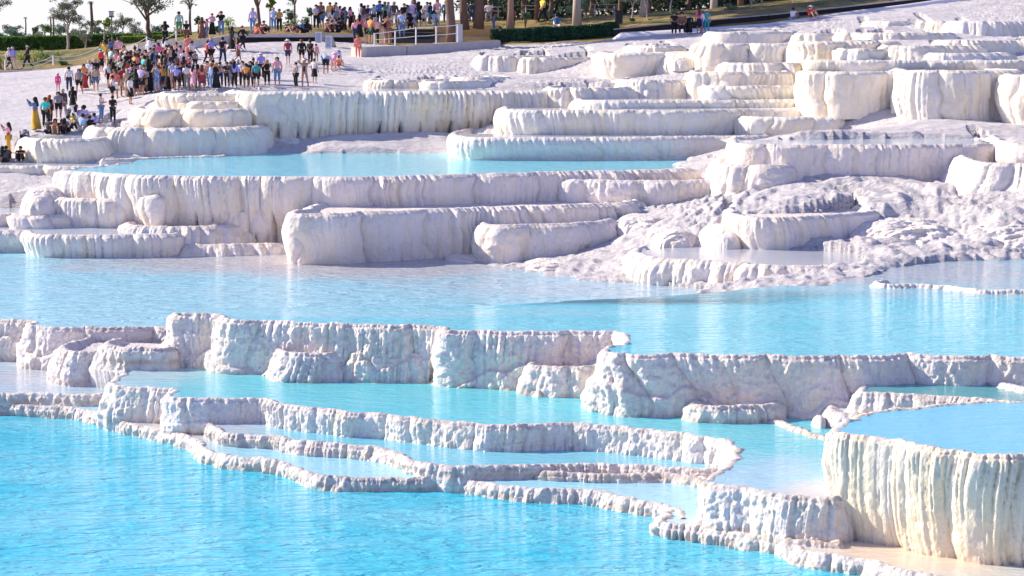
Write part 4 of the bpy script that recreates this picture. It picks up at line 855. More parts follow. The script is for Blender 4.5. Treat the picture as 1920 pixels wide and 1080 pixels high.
tree('bright green lollipop tree on the plateau', 506, 54, -4, 152, 18, LL, None, .6, .05, 900, group='plateau trees')
tree('slender dark tree rising behind the seated group on the plateau', 553, 52, -30, 153, 30, LB, None, .55, .08, 300, group='plateau trees')
tree('grey cloud-shaped tree left of the tie-wearing person', 541, 50, 14, 156, 26, LB, None, .35, .06, 700, group='plateau trees')
tree('young round-crowned tree just left of the tie-wearing person', 584, 54, 12, 154, 16, LB, MBARKP, .6, .04, 500, group='plateau trees')
tree('grey-green vase-shaped tree right of the tie-wearing person', 619, 52, 11, 154, 22, LB, None, .4, .05, 900, group='plateau trees')
for i_, (x, yt, w_, D, mm, lb) in enumerate([(2, 58, 34, 188, LB, 'rounded hazy tree behind the hedge at the very left edge'), (72, 56, 30, 190, LG_, 'soft hazy tree between the small palm and the twin-stemmed tree'), (112, 40, 36, 190, LB, 'misty green tree just left of the tall airy tree'), (145, 48, 34, 190, LG_, 'misty low tree just right of the tall airy tree'),
        (184, 46, 30, 188, LB, 'soft round tree behind the lime green tree'), (214, 44, 34, 188, LG_, 'hazy broad tree behind the street lamp'), (250, 42, 40, 188, LG_, 'hazy broad tree left of the big bare tree'), (305, 44, 44, 188, LB, 'hazy broad tree right of the big bare tree'), (340, 50, 30, 188, LG_, 'small hazy tree behind the mint-shirted person')]):
    tree(lb, x, 84, yt, D, w_, mm, MBARKP, .2, .06, 900, group=G_, seed=i_ + 5)
palm('tall thin palm left of the street lamp', 171, 72, 0, 172, 15, LM, .12); palm('small yellowish palm on the far left skyline', 48, 62, 31, 188, 9, LL, .06)
palm('left one of the two close palms before the tall airy tree', 95, 70, 30, 184, 15, LG_, .07); palm('right one of the two close palms before the tall airy tree', 100, 70, 25, 182, 13, LG_, .07)
for i, (x, yb, yt, w_, D, mm, lb) in enumerate([(4, 134, 96, 26, 146, LL, 'yellow-green shrub at the left edge below the hedge'), (36, 128, 98, 30, 150, LL, 'pale green shrub behind the first walkers'), (66, 128, 94, 34, 148, LL, 'bushy pale shrub right of the black-jacketed walker'),
        (84, 127, 88, 26, 149, LM, 'taller green shrub on the dry grass'), (113, 124, 90, 26, 150, LL, 'round yellow-green shrub below the tall airy tree'), (118, 126, 108, 18, 146, LM, 'small low shrub at the kerb end'), (160, 118, 96, 28, 152, LM, 'low shrub under the sloping rope'),
        (216, 112, 62, 22, 150, LG_, 'grey weeping shrub below the street lamp'), (432, 62, 30, 26, 150, LL, 'sunlit shrub between two standing people on the skyline'), (408, 62, 46, 16, 151, LM, 'small shrub behind the camera-holding person'), (574, 56, 28, 22, 152, LM, 'dark shrub behind the seated group'),
        (545, 56, 33, 30, 152, LM, 'low rounded green shrub behind the seated pair'), (652, 60, 42, 24, 150, LL, 'yellow-green low shrub near the black-clad standing person'), (985, 50, 18, 18, 147, LB, 'blue-green oleander right of the red-shirted person'), (1022, 44, 8, 26, 150, LB, 'oleander behind the blue-shirted seated person'),
        (1062, 40, 2, 30, 152, LB, 'tall oleander behind the hedge, in its middle'), (1100, 38, -2, 26, 153, LB, 'tall oleander left of the pale picnic table'), (1140, 18, -14, 30, 156, LB, 'blue-green oleander above the pale picnic table'), (1186, 47, 34, 14, 145, LB, 'small green plant at the start of the black wall'), (1222, 44, 36, 16, 145, LB, 'small plant on the black wall coping'),
        (1262, 34, 20, 14, 147, LB, 'small plant left of the people sitting by the channel'), (1370, 30, 6, 26, 147, LB, 'leafy green plant right of the people by the channel'), (1450, 26, 10, 16, 148, LM, 'small green plant above the black wall, farther right'), (1565, 14, -8, 20, 149, LM, 'last small green plant above the black wall')]):
    shrub(lb, x, yb, yt, D, w_, mm, 420, group='shrubs')
for i, (x, yb, D, tr, ln, bk, lb) in enumerate([(846, 80, 134.5, .38, -.05, MBARK, 'leaning pine trunk rising through the right end of the railing'), (872, 52, 141, .34, -.04, MBARK, 'dark pine trunk, left of a close pair behind the deck steps'), (897, 50, 141, .40, .0, MBARK, 'thick dark pine trunk, right of a close pair behind the deck steps'),
        (957, 54, 140, .30, -.03, MBARKR, 'pinkish pine trunk beside the red-shirted person'), (1007, 34, 150, .22, 0, MBARK, 'thin dark trunk behind the oleanders'), (1082, 44, 144, .36, 0, MBARKP, 'thick grey-pink trunk behind the clipped hedge'), (1206, 44, 148, .36, .0, MBARKP, 'thick pale trunk above the black wall'),
        (1338, 34, 152, .33, .0, MBARKP, 'grey trunk behind the people by the channel'), (1390, 24, 155, .28, .02, MBARK, 'dark trunk right of the people by the channel'), (780, 30, 155, .2, -.1, MBARK, 'slanting bough-like trunk behind the plateau crowd')]):
    tree(lb, x, yb, yb - 330 - 25 * (i % 3), D, 190, LY if i in (0, 9) else LM, bk, .45, tr * .74, 3400, lean=ln, forks=9, cat='pine tree', group='pines over the plateau', name='pine_tree', size=.22)
for i, (x, yb, D, lb) in enumerate([(1183, 46, 147, 'white-stemmed sapling left of the thick pale trunk'), (1215, 46, 146.5, 'white-stemmed sapling right of the thick pale trunk'), (1256, 30, 150, 'white-stemmed sapling before the people by the channel'), (1412, 40, 147.5, 'forked white sapling over the black wall, left of two'), (1424, 38, 147.8, 'forked white sapling over the black wall, right of two'),
        (1490, 28, 149, 'white sapling above the two people sitting on the channel'), (1530, 22, 149, 'white sapling right of the two people sitting on the channel'), (1632, 6, 150, 'last white sapling near the top right')]):
    tree(lb, x, yb, yb - 75, D, 34, LB, MBARKP, .5, .055, 300, forks=4, lean=(-1) ** i * .08, name='sapling', group='white-stemmed saplings')
# woods behind
WL = ['dark tree of the shaded wood, ' + s for s in ('first from the left', 'second from the left', 'third from the left', 'fourth from the left', 'fifth from the left', 'sixth from the left', 'seventh from the left', 'eighth from the left', 'ninth from the left', 'tenth from the left', 'eleventh from the left', 'twelfth from the left', 'thirteenth from the left', 'fourteenth from the left', 'fifteenth from the left', 'last on the right')]
for i, lb in enumerate(WL):
    x = 905 + i * 62 + (i * 37 % 23); yb = 34 - i * 3.2; D = 166 + (i * 29 % 14)
    tree(lb, x, yb, yb - 120 - (i * 31 % 40), D, 110, LGD, MBARK, .12, .2, 3000, forks=9, cat='tree', group='trees of the shaded wood', name='wood_tree', size=.2, flatn=1.3)
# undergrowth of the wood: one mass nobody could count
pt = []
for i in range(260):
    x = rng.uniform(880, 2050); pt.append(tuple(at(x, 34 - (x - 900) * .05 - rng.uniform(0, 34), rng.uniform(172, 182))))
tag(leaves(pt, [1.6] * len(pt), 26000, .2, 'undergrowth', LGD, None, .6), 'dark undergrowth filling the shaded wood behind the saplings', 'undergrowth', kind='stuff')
# ---------------------------------------------------------------- people
MAT_CACHE = {}
CLO = dict(white=(.78, .76, .80), black=(.02, .02, .025), navy=(.03, .05, .12), grey=(.28, .28, .32), red=(.65, .06, .05), coral=(.80, .22, .20), orange=(.85, .36, .12), mustard=(.62, .36, .05), pink=(.85, .42, .52), hotpink=(.85, .10, .35), peach=(.85, .50, .38),
           teal=(.05, .36, .42), turquoise=(.06, .62, .60), blue=(.08, .18, .62), lightblue=(.36, .52, .82), violet=(.35, .33, .85), lilac=(.60, .50, .82), denim=(.10, .20, .38), jeans=(.16, .28, .52), brown=(.26, .12, .09), tan=(.58, .42, .32), maroon=(.32, .05, .09), green=(.10, .32, .18), mint=(.42, .68, .58), darkgreen=(.03, .09, .06), yellow=(.85, .66, .08), cream=(.74, .66, .58), darkgrey=(.09, .09, .10))
def cm(c):
    if c not in MAT_CACHE: MAT_CACHE[c] = flat('cloth_' + c, CLO[c], .85, .12, 9)
    return MAT_CACHE[c]
SK = [flat('skin_light', (.62, .36, .26), .6), flat('skin_tan', (.45, .24, .16), .6), flat('skin_brown', (.28, .14, .09), .6)]
HRM = dict(b=flat('hair_black', (.012, .010, .012), .5), n=flat('hair_brown', (.10, .045, .02), .5), r=flat('hair_red', (.32, .09, .03), .5), g=flat('hair_grey', (.38, .36, .36), .5), y=flat('hair_blond', (.5, .34, .14), .5))
HRN = dict(b='black', n='brown', r='red', g='grey', y='blond')

def skel(pose):
    """joint positions of a 1.7 m adult facing -Y; x>0 is the left arm side in view"""
    P = dict(pel=(0, 0, .93), spi=(0, 0, 1.12), che=(0, 0, 1.32), nec=(0, .01, 1.46), hea=(0, -.01, 1.555), top=(0, .0, 1.635))
    for s, n in ((-1, 'l'), (1, 'r')):
        P['sh' + n] = (s * .17, 0, 1.39); P['el' + n] = (s * .22, .03, 1.12); P['wr' + n] = (s * .23, -.05, .89)
        P['hi' + n] = (s * .09, 0, .89); P['kn' + n] = (s * .10, -.02, .49); P['an' + n] = (s * .105, .03, .09); P['to' + n] = (s * .12, -.13, .035)
    def arm(n, el, wr): P['el' + n] = el; P['wr' + n] = wr
    def leg(n, kn, an, to): P['kn' + n] = kn; P['an' + n] = an; P['to' + n] = to
    if pose == 'w':
        leg('l', (-.09, -.17, .52), (-.09, -.26, .10), (-.09, -.42, .05)); leg('r', (.09, .08, .50), (.09, .36, .16), (.10, .26, .03)); arm('l', (-.22, .16, 1.15), (-.22, .10, .91)); arm('r', (.22, -.13, 1.15), (.21, -.30, 1.0))
    if pose == 'p': arm('l', (-.24, -.15, 1.24), (-.08, -.30, 1.48)); arm('r', (.24, -.15, 1.24), (.08, -.30, 1.48))
    if pose == 'h': arm('l', (-.36, .06, 1.15), (-.17, -.07, 1.0)); arm('r', (.21, -.06, 1.13), (.08, -.25, 1.13))
    if pose == 'u': arm('l', (-.37, -.02, 1.56), (-.13, .0, 1.66)); arm('r', (.37, -.02, 1.56), (.13, .0, 1.66)); leg('r', (.15, -.03, .49), (.19, .03, .09), (.22, -.12, .035))
    if pose == 'a': arm('l', (-.21, -.07, 1.14), (.05, -.20, 1.17)); arm('r', (.21, -.07, 1.14), (-.05, -.21, 1.12))
    if pose in 'tc':
        dz = -.78 if pose == 't' else -.60
        for k in ('pel', 'hil', 'hir'): P[k] = (P[k][0], .10, P[k][2] + dz)
        ln = -.10 if pose == 't' else -.34
        for k, q in (('spi', .45), ('che', .8), ('nec', 1.0), ('hea', 1.15), ('top', 1.2), ('shl', .9), ('shr', .9)): P[k] = (P[k][0], .10 + ln * q, P[k][2] + dz - (.04 if pose == 't' else .16) * q)
        if pose == 't': leg('l', (-.13, -.32, .46), (-.12, -.55, .09), (-.12, -.70, .035)); leg('r', (.13, -.36, .44), (.14, -.60, .09), (.14, -.74, .035)); arm('l', (-.25, -.10, .45), (-.10, -.36, .50)); arm('r', (.25, -.10, .45), (.10, -.36, .48))
        else: leg('l', (-.14, -.34, .50), (-.11, -.02, .10), (-.11, -.18, .035)); leg('r', (.14, -.30, .46), (.12, .06, .10), (.12, -.10, .035)); arm('l', (-.22, -.38, .42), (-.12, -.55, .22)); arm('r', (.22, -.38, .42), (.10, -.55, .26))
    if pose == 'e':      # bending forward from the hips
        for k, q, d in (('spi', (0, -.10, 1.07), 0), ('che', (0, -.30, 1.15), 0), ('nec', (0, -.44, 1.16), 0), ('hea', (0, -.53, 1.13), 0), ('top', (0, -.61, 1.10), 0), ('shl', (-.17, -.36, 1.16), 0), ('shr', (.17, -.36, 1.16), 0)): P[k] = q
        arm('l', (-.2, -.42, .90), (-.14, -.48, .68)); arm('r', (.2, -.42, .90), (.14, -.5, .68))
    if pose == 'b':      # sitting on an edge
        for k in ('pel', 'hil', 'hir', 'spi', 'che', 'nec', 'hea', 'top', 'shl', 'shr'): P[k] = (P[k][0], P[k][1] + .1, P[k][2] - .42)
        leg('l', (-.11, -.34, .48), (-.11, -.36, .10), (-.11, -.50, .035)); leg('r', (.11, -.34, .48), (.12, -.32, .10), (.12, -.46, .035)); arm('l', (-.22, -.02, .72), (-.10, -.26, .60)); arm('r', (.22, -.02, .72), (.10, -.26, .60))
    return {k: Vector(v) for k, v in P.items()}
RAD = dict(pel=.125, spi=.112, che=.128, nec=.052, hea=.088, top=.072, sh=.058, el=.041, wr=.027, hi=.085, kn=.056, an=.036, to=.030)
def grow(name, V, E, R, root=0, sub=1):
    me = bpy.data.meshes.new('tmp'); me.from_pydata([tuple(v) for v in V], E, []); o = bpy.data.objects.new('tmp', me); COL.objects.link(o)
    md = o.modifiers.new('s', 'SKIN'); md.use_smooth_shade = True
    sv = me.skin_vertices[0].data
    for i, r in enumerate(R): sv[i].radius = (r, r); sv[i].use_root = (i == root)
    o.modifiers.new('d', 'SUBSURF').levels = sub; o.modifiers['d'].render_levels = sub
    dg = bpy.context.evaluated_depsgraph_get(); dg.update(); out = bpy.data.meshes.new_from_object(o.evaluated_get(dg)); out.name = name
    bpy.data.objects.remove(o); bpy.data.meshes.remove(me)
    out.materials.clear(); out.materials.append(SK[0]); return out
def body_mesh(S, fat=1.0):
    ks = ['pel', 'spi', 'che', 'nec', 'hea', 'top']; V = [S[k] for k in ks]; R = [RAD[k] * (fat if k in ('pel', 'spi', 'che') else 1) for k in ks]; E = [(0, 1), (1, 2), (2, 3), (3, 4), (4, 5)]
    for n in 'lr':
        b = 2
        for k in ('sh', 'el', 'wr'): V.append(S[k + n]); R.append(RAD[k]); E.append((b, len(V) - 1)); b = len(V) - 1
        d = (S['wr' + n] - S['el' + n]).normalized(); pal = S['wr' + n] + d * .07; V.append(pal); R.append(.033); E.append((b, len(V) - 1)); hb = len(V) - 1
        sd = d.cross(Vector((0, 1, .2))).normalized()
        for i, L in enumerate((.065, .078, .072, .055)):
            p = pal + d * .035 + sd * (i - 1.5) * .021; V += [p + d * .01, p + d * L * .6 + Vector((0, -.012, 0))]; R += [.010, .008]; E += [(hb, len(V) - 2), (len(V) - 2, len(V) - 1)]
        V.append(S['wr' + n] + d * .06 + sd * (-.05) + Vector((0, -.015, 0))); R.append(.010); E.append((b, len(V) - 1))
        b = 0
        for k in ('hi', 'kn', 'an', 'to'): V.append(S[k + n]); R.append(RAD[k]); E.append((b, len(V) - 1)); b = len(V) - 1
    f = (S['hea'] - S['nec']).normalized(); V.append(S['hea'] + Vector((0, -.095, -.005))); R.append(.016); E.append((4, len(V) - 1))      # nose
    return grow('body', V, E, R)
def cloth_top(S, long=False, coat=0., fat=1.0):
    V = [S['pel'] + Vector((0, 0, .02)), S['spi'], S['che'], S['che'].lerp(S['nec'], .55)]; R = [.142 * fat, .132 * fat, .146 * fat, .085]; E = [(0, 1), (1, 2), (2, 3)]
    if coat: V.append(S['pel'] + Vector((0, 0, -coat))); R.append(.17 * fat); E.append((0, 4))
    for n in 'lr':
        V.append(S['sh' + n] + Vector((0, 0, .0))); R.append(.073); E.append((2, len(V) - 1)); i = len(V) - 1
        if long: V += [S['el' + n], S['wr' + n]]; R += [.058, .044]; E += [(i, i + 1), (i + 1, i + 2)]
        else: V.append(S['sh' + n].lerp(S['el' + n], .62)); R.append(.063); E.append((i, i + 1))
    return grow('shirt', V, E, R)
def cloth_leg(S, short=False, capri=False, fat=1.0):
    V = [S['pel']]; R = [.143 * fat]; E = []
    for n in 'lr':
        V.append(S['hi' + n]); R.append(.104 * fat); E.append((0, len(V) - 1)); i = len(V) - 1
        if short: V.append(S['hi' + n].lerp(S['kn' + n], .85)); R.append(.085); E.append((i, i + 1))
        else: V += [S['kn' + n], S['kn' + n].lerp(S['an' + n], .6 if capri else .95)]; R += [.074, .058]; E += [(i, i + 1), (i + 1, i + 2)]
    return grow('trousers', V, E, R)
def ring_loft(name, rings):
    V = []; F = []; k = 14
    for (c, rx, ry) in rings:
        for j in range(k): a = 2 * math.pi * j / k; w_ = 1 + .06 * math.sin(a * 5 + c[2] * 9); V.append((c[0] + rx * math.cos(a) * w_, c[1] + ry * math.sin(a) * w_, c[2]))
    for i in range(len(rings) - 1):
        for j in range(k): a, b = i * k + j, i * k + (j + 1) % k; F.append((a, b, b + k, a + k))
    F.append(tuple(range(k))); F.append(tuple(len(V) - k + j for j in range(k))[::-1])
    me = bpy.data.meshes.new(name); me.from_pydata(V, [], F); me.polygons.foreach_set('use_smooth', [True] * len(F)); me.update(); me.materials.append(SK[0]); return me
def skirt(S, z1, r1):
    p = S['pel']; q = (S['anl'] + S['anr']) / 2; k = max(0, min(1, (p.z - z1) / max(.2, p.z - q.z))); e = p.lerp(q, k)
    return ring_loft('skirt', [((p.x, p.y, p.z + .14), .12, .10), ((p.x, p.y, p.z + .02), .16, .13), (tuple(p.lerp(e, .5)), .16 + (r1 - .16) * .4, .14 + (r1 - .16) * .4), ((e.x, e.y, max(z1, .04)), r1, r1 * .9)])
def hair(S, style):
    h = S['hea'] + Vector((0, .012, .028)); R = []
    if style == 'short': zs = [(-.05, .078, .03), (-.01, .1, .02), (.04, .104, .012), (.09, .085, .008), (.12, .045, .005), (.128, .01, 0)]
    elif style == 'bun': zs = [(-.05, .082, .03), (-.01, .1, .02), (.04, .104, .012), (.09, .085, .01), (.125, .05, .03), (.165, .048, .04), (.19, .015, .04)]
    elif style == 'scarf': zs = [(-.26, .17, .02), (-.16, .13, .02), (-.08, .11, .01), (0, .115, .01), (.06, .112, .01), (.11, .075, .01), (.13, .01, 0)]
    else: zs = [(-.36, .07, .085), (-.24, .10, .07), (-.10, .10, .045), (-.01, .108, .02), (.05, .108, .012), (.1, .08, .008), (.128, .01, 0)]
    return ring_loft('hair', [((h.x, h.y + dy, h.z + dz), r_, r_ * .95) for dz, r_, dy in zs])
def hat(S, cap=False):
    h = S['hea'] + Vector((0, .01, .055))
    if cap: return ring_loft('hat', [((h.x, h.y - .05, h.z - .005), .105, .15), ((h.x, h.y - .05, h.z + .008), .103, .148), ((h.x, h.y, h.z + .01), .104, .106), ((h.x, h.y, h.z + .06), .09, .092), ((h.x, h.y, h.z + .09), .03, .03)])
    return ring_loft('hat', [((h.x, h.y, h.z - .01), .19, .18), ((h.x, h.y, h.z + .005), .185, .175), ((h.x, h.y, h.z + .015), .108, .108), ((h.x, h.y, h.z + .08), .095, .095), ((h.x, h.y, h.z + .10), .05, .05)])
CACHE = {}
def part_mesh(key, fn):
    if key not in CACHE: CACHE[key] = fn()
    return CACHE[key]
POSE = {}
def put(name, me, mt, root):
    o = bpy.data.objects.new(name, me); COL.objects.link(o); o.parent = root
    o.material_slots[0].link = 'OBJECT'; o.material_slots[0].material = mt; return o
TOPN = dict(t='shirt', l='long-sleeved top', j='jacket', c='coat', n='swimsuit', d='dress')
BOTN = dict(t='trousers', s='shorts', k='short skirt', g='long skirt', c='cropped trousers', n='bare legs')
PHR = dict(s='standing', w='walking', p='photographing', h='posing', u='hands on head', a='arms folded', t='sitting', c='crouching', e='bending over', b='sitting')
ROT = dict(f=0, b=math.pi, l=-math.pi / 2, r=math.pi / 2, F=.5, B=math.pi - .6, L=-1.1, R=1.1)
WHERE = dict(c='in the slope crowd', l='at the lower left edge', g='above the round terrace', k='on the kerb path', p='on the plateau', r='near the railing', d='on the deck steps', h='by the right channel', u='high on the slope', y='on the skyline bank', f='in the front row', a='right of the crowd')
PEOPLE = []
def person(line):
    q = line.split(); x, yh, yf = float(q[0]), float(q[1]), float(q[2]); pose, face = q[3][0], q[3][1]; tc, tk = q[4].split(':'); bc, bk = q[5].split(':'); hs = q[6]; wh = q[7]; ex = q[8:] 
    base = {'t': .92, 'c': .95, 'b': 1.22, 'e': 1.22}.get(pose, 1.70); PEOPLE.append(dict(x=x, yh=yh, yf=yf, pose=pose, face=face, tc=tc, tk=tk, bc=bc, bk=bk, hs=hs, wh=wh, ex=ex, base=base))
PPL = '''67 182 246 pl denim:l mustard:g Lb l|86 183 240 sb turquoise:t black:t sn l|94 179 233 sB black:l black:t Lr l|17 230 289 pl pink:t mustard:t Lb l|45 252 287 eb grey:l black:s sb l h:black|5 280 306 tB black:l black:t Lb l|12 292 306 tb darkgrey:t black:t sb l|39 291 307 tf black:t black:t sb l
109 137 172 sb hotpink:l hotpink:s sb c h:cream kid|130 126 172 sb white:t navy:t sb c|149 130 178 wf grey:l black:s Ln c|158 121 168 wf orange:d red:g Ln c|168 114 165 wf white:j black:t sg c|179 111 160 wf black:j black:t sg c|119 169 222 wb darkgrey:c grey:t sg g|137 165 213 wb black:c black:k Lb g|110 175 224 sf grey:t black:s Lb g
151 196 236 cB lilac:l grey:t sb g|128 198 235 eR white:l grey:t Lb g|137 213 238 cb yellow:t yellow:s sb g kid|156 214 247 tB lightblue:t cream:s sb g|169 230 247 tb black:t black:t sb g|177 215 240 tb violet:t grey:t sb g|92 238 251 tb darkgrey:t black:t sb g|104 236 251 tf orange:t tan:s Ln g|117 226 250 tF black:l black:t Lb g|128 217 249 tB white:t black:t sb g|121 240 251 tb brown:l black:t Lb g
190 177 230 aR white:t jeans:t sb g|212 186 231 ab black:t black:t sb g|211 143 193 aL white:t black:s sb c|245 144 197 sR white:l black:k Lb c|224 128 182 sb orange:t white:s Lb c|232 124 182 sb maroon:t tan:s sn c|240 130 182 hb tan:t cream:s sg c|255 132 183 sb darkgreen:l black:k Lb c|266 124 181 aB lilac:t black:s sg c|279 112 175 sb black:d black:g Lb c|286 101 152 sb grey:l navy:t Lb c|268 101 150 pR white:t grey:s sb c|262 93 146 sf orange:t tan:t sb c
238 96 150 hb mint:t navy:s sg c h:cream|222 108 150 sf green:t grey:s sb c kid|228 112 158 sb mint:t brown:t sb c|203 92 140 pF white:t black:t sb c|190 92 136 sR red:l black:k sb c h:lightblue|206 117 167 sf white:t black:s sb c|213 117 170 pB black:c black:g Kb c|221 96 148 sf pink:t white:s Ln c|229 98 150 sb pink:l cream:t Ln c|254 121 173 sf green:t grey:s sb c|262 119 170 pF denim:l black:t sb c|304 119 171 sb red:t darkgrey:s sn c|295 122 172 sb lightblue:d lightblue:g Ly c|315 130 171 pB darkgreen:d black:g Kb c
250 130 180 sB peach:l grey:t Ln c|272 128 178 hf cream:l tan:s Ly c|216 131 186 sf coral:t white:s Ln c|247 112 164 sb navy:l grey:t sb c|236 114 168 sF brown:l black:t Lb c|288 118 170 sf white:t denim:t sb c|307 128 172 hb mustard:t navy:s sn c|258 104 152 sb turquoise:l black:t Ln c|273 96 146 sf peach:l white:k Lb c|246 96 146 sB hotpink:t black:s Ln c|312 108 156 sb lilac:l denim:t Lb c|290 84 134 sf tan:t black:t sb c|300 132 172 sf black:l maroon:k Ln c|180 128 172 sb tan:t denim:s sn c|173 118 163 sf navy:t grey:t Lb c
332 126 171 sb violet:t black:s sg f|341 122 166 sf navy:l black:t sb f|351 128 169 hb white:l grey:t sb f|356 120 165 sb navy:t black:s sb f h:red|363 127 171 sB pink:d pink:k Lb f|371 124 169 sb black:l black:t Kb f|379 128 170 sb coral:t maroon:k Ln f|388 120 164 sf peach:t grey:t sb f|396 125 170 sL lightblue:l jeans:t Lr f|406 129 170 pf black:d black:g Ly f|413 120 165 sb grey:t navy:t sb f|426 121 169 hf black:t black:t sb f|433 122 166 sb darkgrey:l grey:t sn f|440 127 169 sb violet:l black:t Lb f
447 112 162 sb blue:t grey:s sg f|437 116 160 sf pink:t tan:s sg f|462 122 169 sb orange:t black:s sb f|470 117 163 sf black:l navy:t Lb f|476 110 159 sR black:t grey:t Bn f|481 123 167 sb teal:t black:s sg f|490 101 151 sF violet:t black:t sn f h:white|501 112 162 pf black:d black:c Ly f|520 108 161 sf pink:t jeans:c Ln f|322 118 166 sf cream:t denim:s Ln f|345 106 156 sb maroon:l black:t Lb f|400 116 162 sb brown:t black:s sb f|455 118 164 sf white:t black:t sb f
540 74 123 wb maroon:t navy:s sg a h:white|566 80 119 sb black:l black:s sn a h:pink|582 76 120 sB black:t black:t Bb a|593 83 118 sb pink:t grey:s sb a kid|571 110 164 uf navy:n black:n sb a h:white|555 122 166 aL grey:t black:t sb a|590 114 158 sB white:t black:k sn a|611 104 140 eb lightblue:l black:s sg a h:grey|625 98 134 eB lilac:l pink:s sb a h:black|632 105 128 cB orange:l coral:s Lb a
297 81 126 sf hotpink:l white:t Lb u|281 77 122 sf white:l white:g Ky u|292 74 120 sb white:l cream:t sb u|309 70 118 wB white:l black:t Lb u|303 97 142 pL black:l denim:t Lb u|318 84 128 sB peach:d peach:g Bb u|339 91 130 sb pink:t white:s sb u|326 97 140 sb black:t grey:t Lb u|332 93 136 sR white:l black:k Bb u|331 81 124 sf peach:t tan:t Bn u|361 78 126 wR white:t black:s sb u|353 66 110 sb coral:d coral:g sn u|390 79 121 wB red:j black:t sb u|397 71 122 wR violet:t black:s sg u|418 72 122 wb black:t navy:t sb u|435 53 96 wB black:c black:g Kb u|447 78 117 wR pink:t brown:k Lb u kid|455 50 95 wR black:j black:t sn u|345 98 140 sb white:t coral:s sb u|366 96 132 sf grey:t black:s sb u kid
18 90 132 wR white:l black:t sg k h:pink|25 88 132 wb violet:t tan:t sg k|52 86 130 wL black:j black:t sg k
310 40 84 pb black:l black:t Ab y|336 22 68 sb mint:t green:s sb y|350 39 80 sb black:t brown:t sg y|379 33 74 sb brown:d brown:g Ln y|388 36 72 sL pink:t jeans:t sn y kid|398 25 67 hf pink:l black:g sr y|415 22 66 pf black:l jeans:t sn y h:darkgrey
474 16 62 sf lilac:l jeans:t sg p|482 46 64 tR orange:l coral:t Lr p|495 38 63 tF brown:t black:t sb p|513 15 58 sb lightblue:t jeans:t sg p|524 17 60 hf mustard:t black:t sn p|540 38 62 tF black:d black:g sn p|556 43 61 tf coral:t coral:s sn p kid|566 35 61 tL denim:l black:t sg p|576 38 60 tb black:l black:t Lb p|593 10 56 af lightblue:t black:t sb p|614 35 60 tF tan:t brown:t sb p|628 32 60 tf cream:t black:t Ln p|635 31 60 tB black:l black:t sb p|644 16 60 sR black:l black:t sb p|657 13 54 sR pink:l black:t Lb p|623 36 60 tB coral:t black:s sn p
678 7 52 sR white:l grey:t sb r|684 11 53 sR maroon:t lilac:g Lb r|701 8 52 sf lightblue:t navy:t sb r|712 2 50 sf blue:t black:t sb r|728 4 50 sf lilac:t grey:t sg r|739 3 50 sf darkgrey:j cream:t sg r|667 37 78 sb pink:l navy:t sb r|674 28 72 sb coral:t black:g Lb r|688 33 80 sL coral:t black:s Ln r|696 31 84 sB orange:t darkgreen:s sn r|705 33 85 sb pink:t black:t sg r|720 29 85 pR black:t tan:t sb r|729 29 84 pf brown:t brown:t Ln r|754 22 71 sb lightblue:t denim:t sb r|748 19 62 sf pink:t grey:t sb r|769 27 58 bb black:l black:t Lb r|671 70 108 sf coral:l coral:t Lr r
758 7 52 sf black:l cream:t sn r|773 1 48 sf lilac:l lilac:t sg r|785 4 50 sB black:t black:k Lb r|801 4 46 sf white:l white:t sn r|807 5 46 sR navy:j teal:s sb r|795 22 48 bf white:t black:s sb r|814 28 50 bb lightblue:t white:t sb r|836 3 44 sb teal:j navy:t sb r|764 10 48 sb grey:t black:t sb r|690 10 50 sf navy:t grey:t sn r|820 0 44 sf pink:l white:t Ln r|662 24 62 sR navy:t black:t sb r
926 16 57 sL black:t denim:t sb d|961 14 55 sb red:t black:t sr d|1044 22 52 tb denim:l cream:t sb d|884 4 44 sb navy:l navy:t sb d|1018 -6 44 wL yellow:t black:t sb d|917 4 40 bf white:t grey:t Ln d
1264 28 62 sf black:t black:t sb h h:darkgrey|1278 15 58 bf brown:j black:t sb h|1292 32 63 eb black:c black:g sg h h:lightblue|1316 24 61 sL white:l blue:s sb h h:teal|1325 11 52 sb teal:t teal:t sb h h:white|1311 -4 40 sb hotpink:t black:k Ln h|1487 22 47 tB white:t grey:s sb h h:maroon|1520 17 43 tF red:l brown:s sb h h:white'''
for l in PPL.replace('\n', '|').split('|'): person(l)
xr = random.Random(8); CK = [c for c in CLO if c not in ('cream',)]
for i in range(46):
    z = 'c' if i < 30 else 'r' if i < 38 else 'p'
    x = xr.uniform(192, 330) if z == 'c' else xr.uniform(655, 825) if z == 'r' else xr.uniform(600, 660); yf = xr.uniform(138, 178) if z == 'c' else xr.uniform(46, 60)
    if z == 'c' and x < 225: yf = xr.uniform(120, 150)
    hh = 53 if z == 'c' else 42
    person('%.0f %.0f %.0f %s%s %s:%s %s:%s %s%s %s' % (x, yf - hh, yf, xr.choice('sssshapw'), xr.choice('bbffBFLR'), xr.choice(CK + ['black', 'white', 'black', 'navy', 'grey']), xr.choice('tttl'), xr.choice(['black', 'navy', 'grey', 'black', 'denim', 'tan', 'jeans', 'white']), xr.choice('ttssk'), xr.choice('ssLLB'), xr.choice('bbbbnn'), z))
HT = dict(s='short', L='long', B='bun', K='scarf', A='big')
NUM = ['first', 'second', 'third', 'fourth', 'fifth', 'sixth', 'seventh', 'eighth']
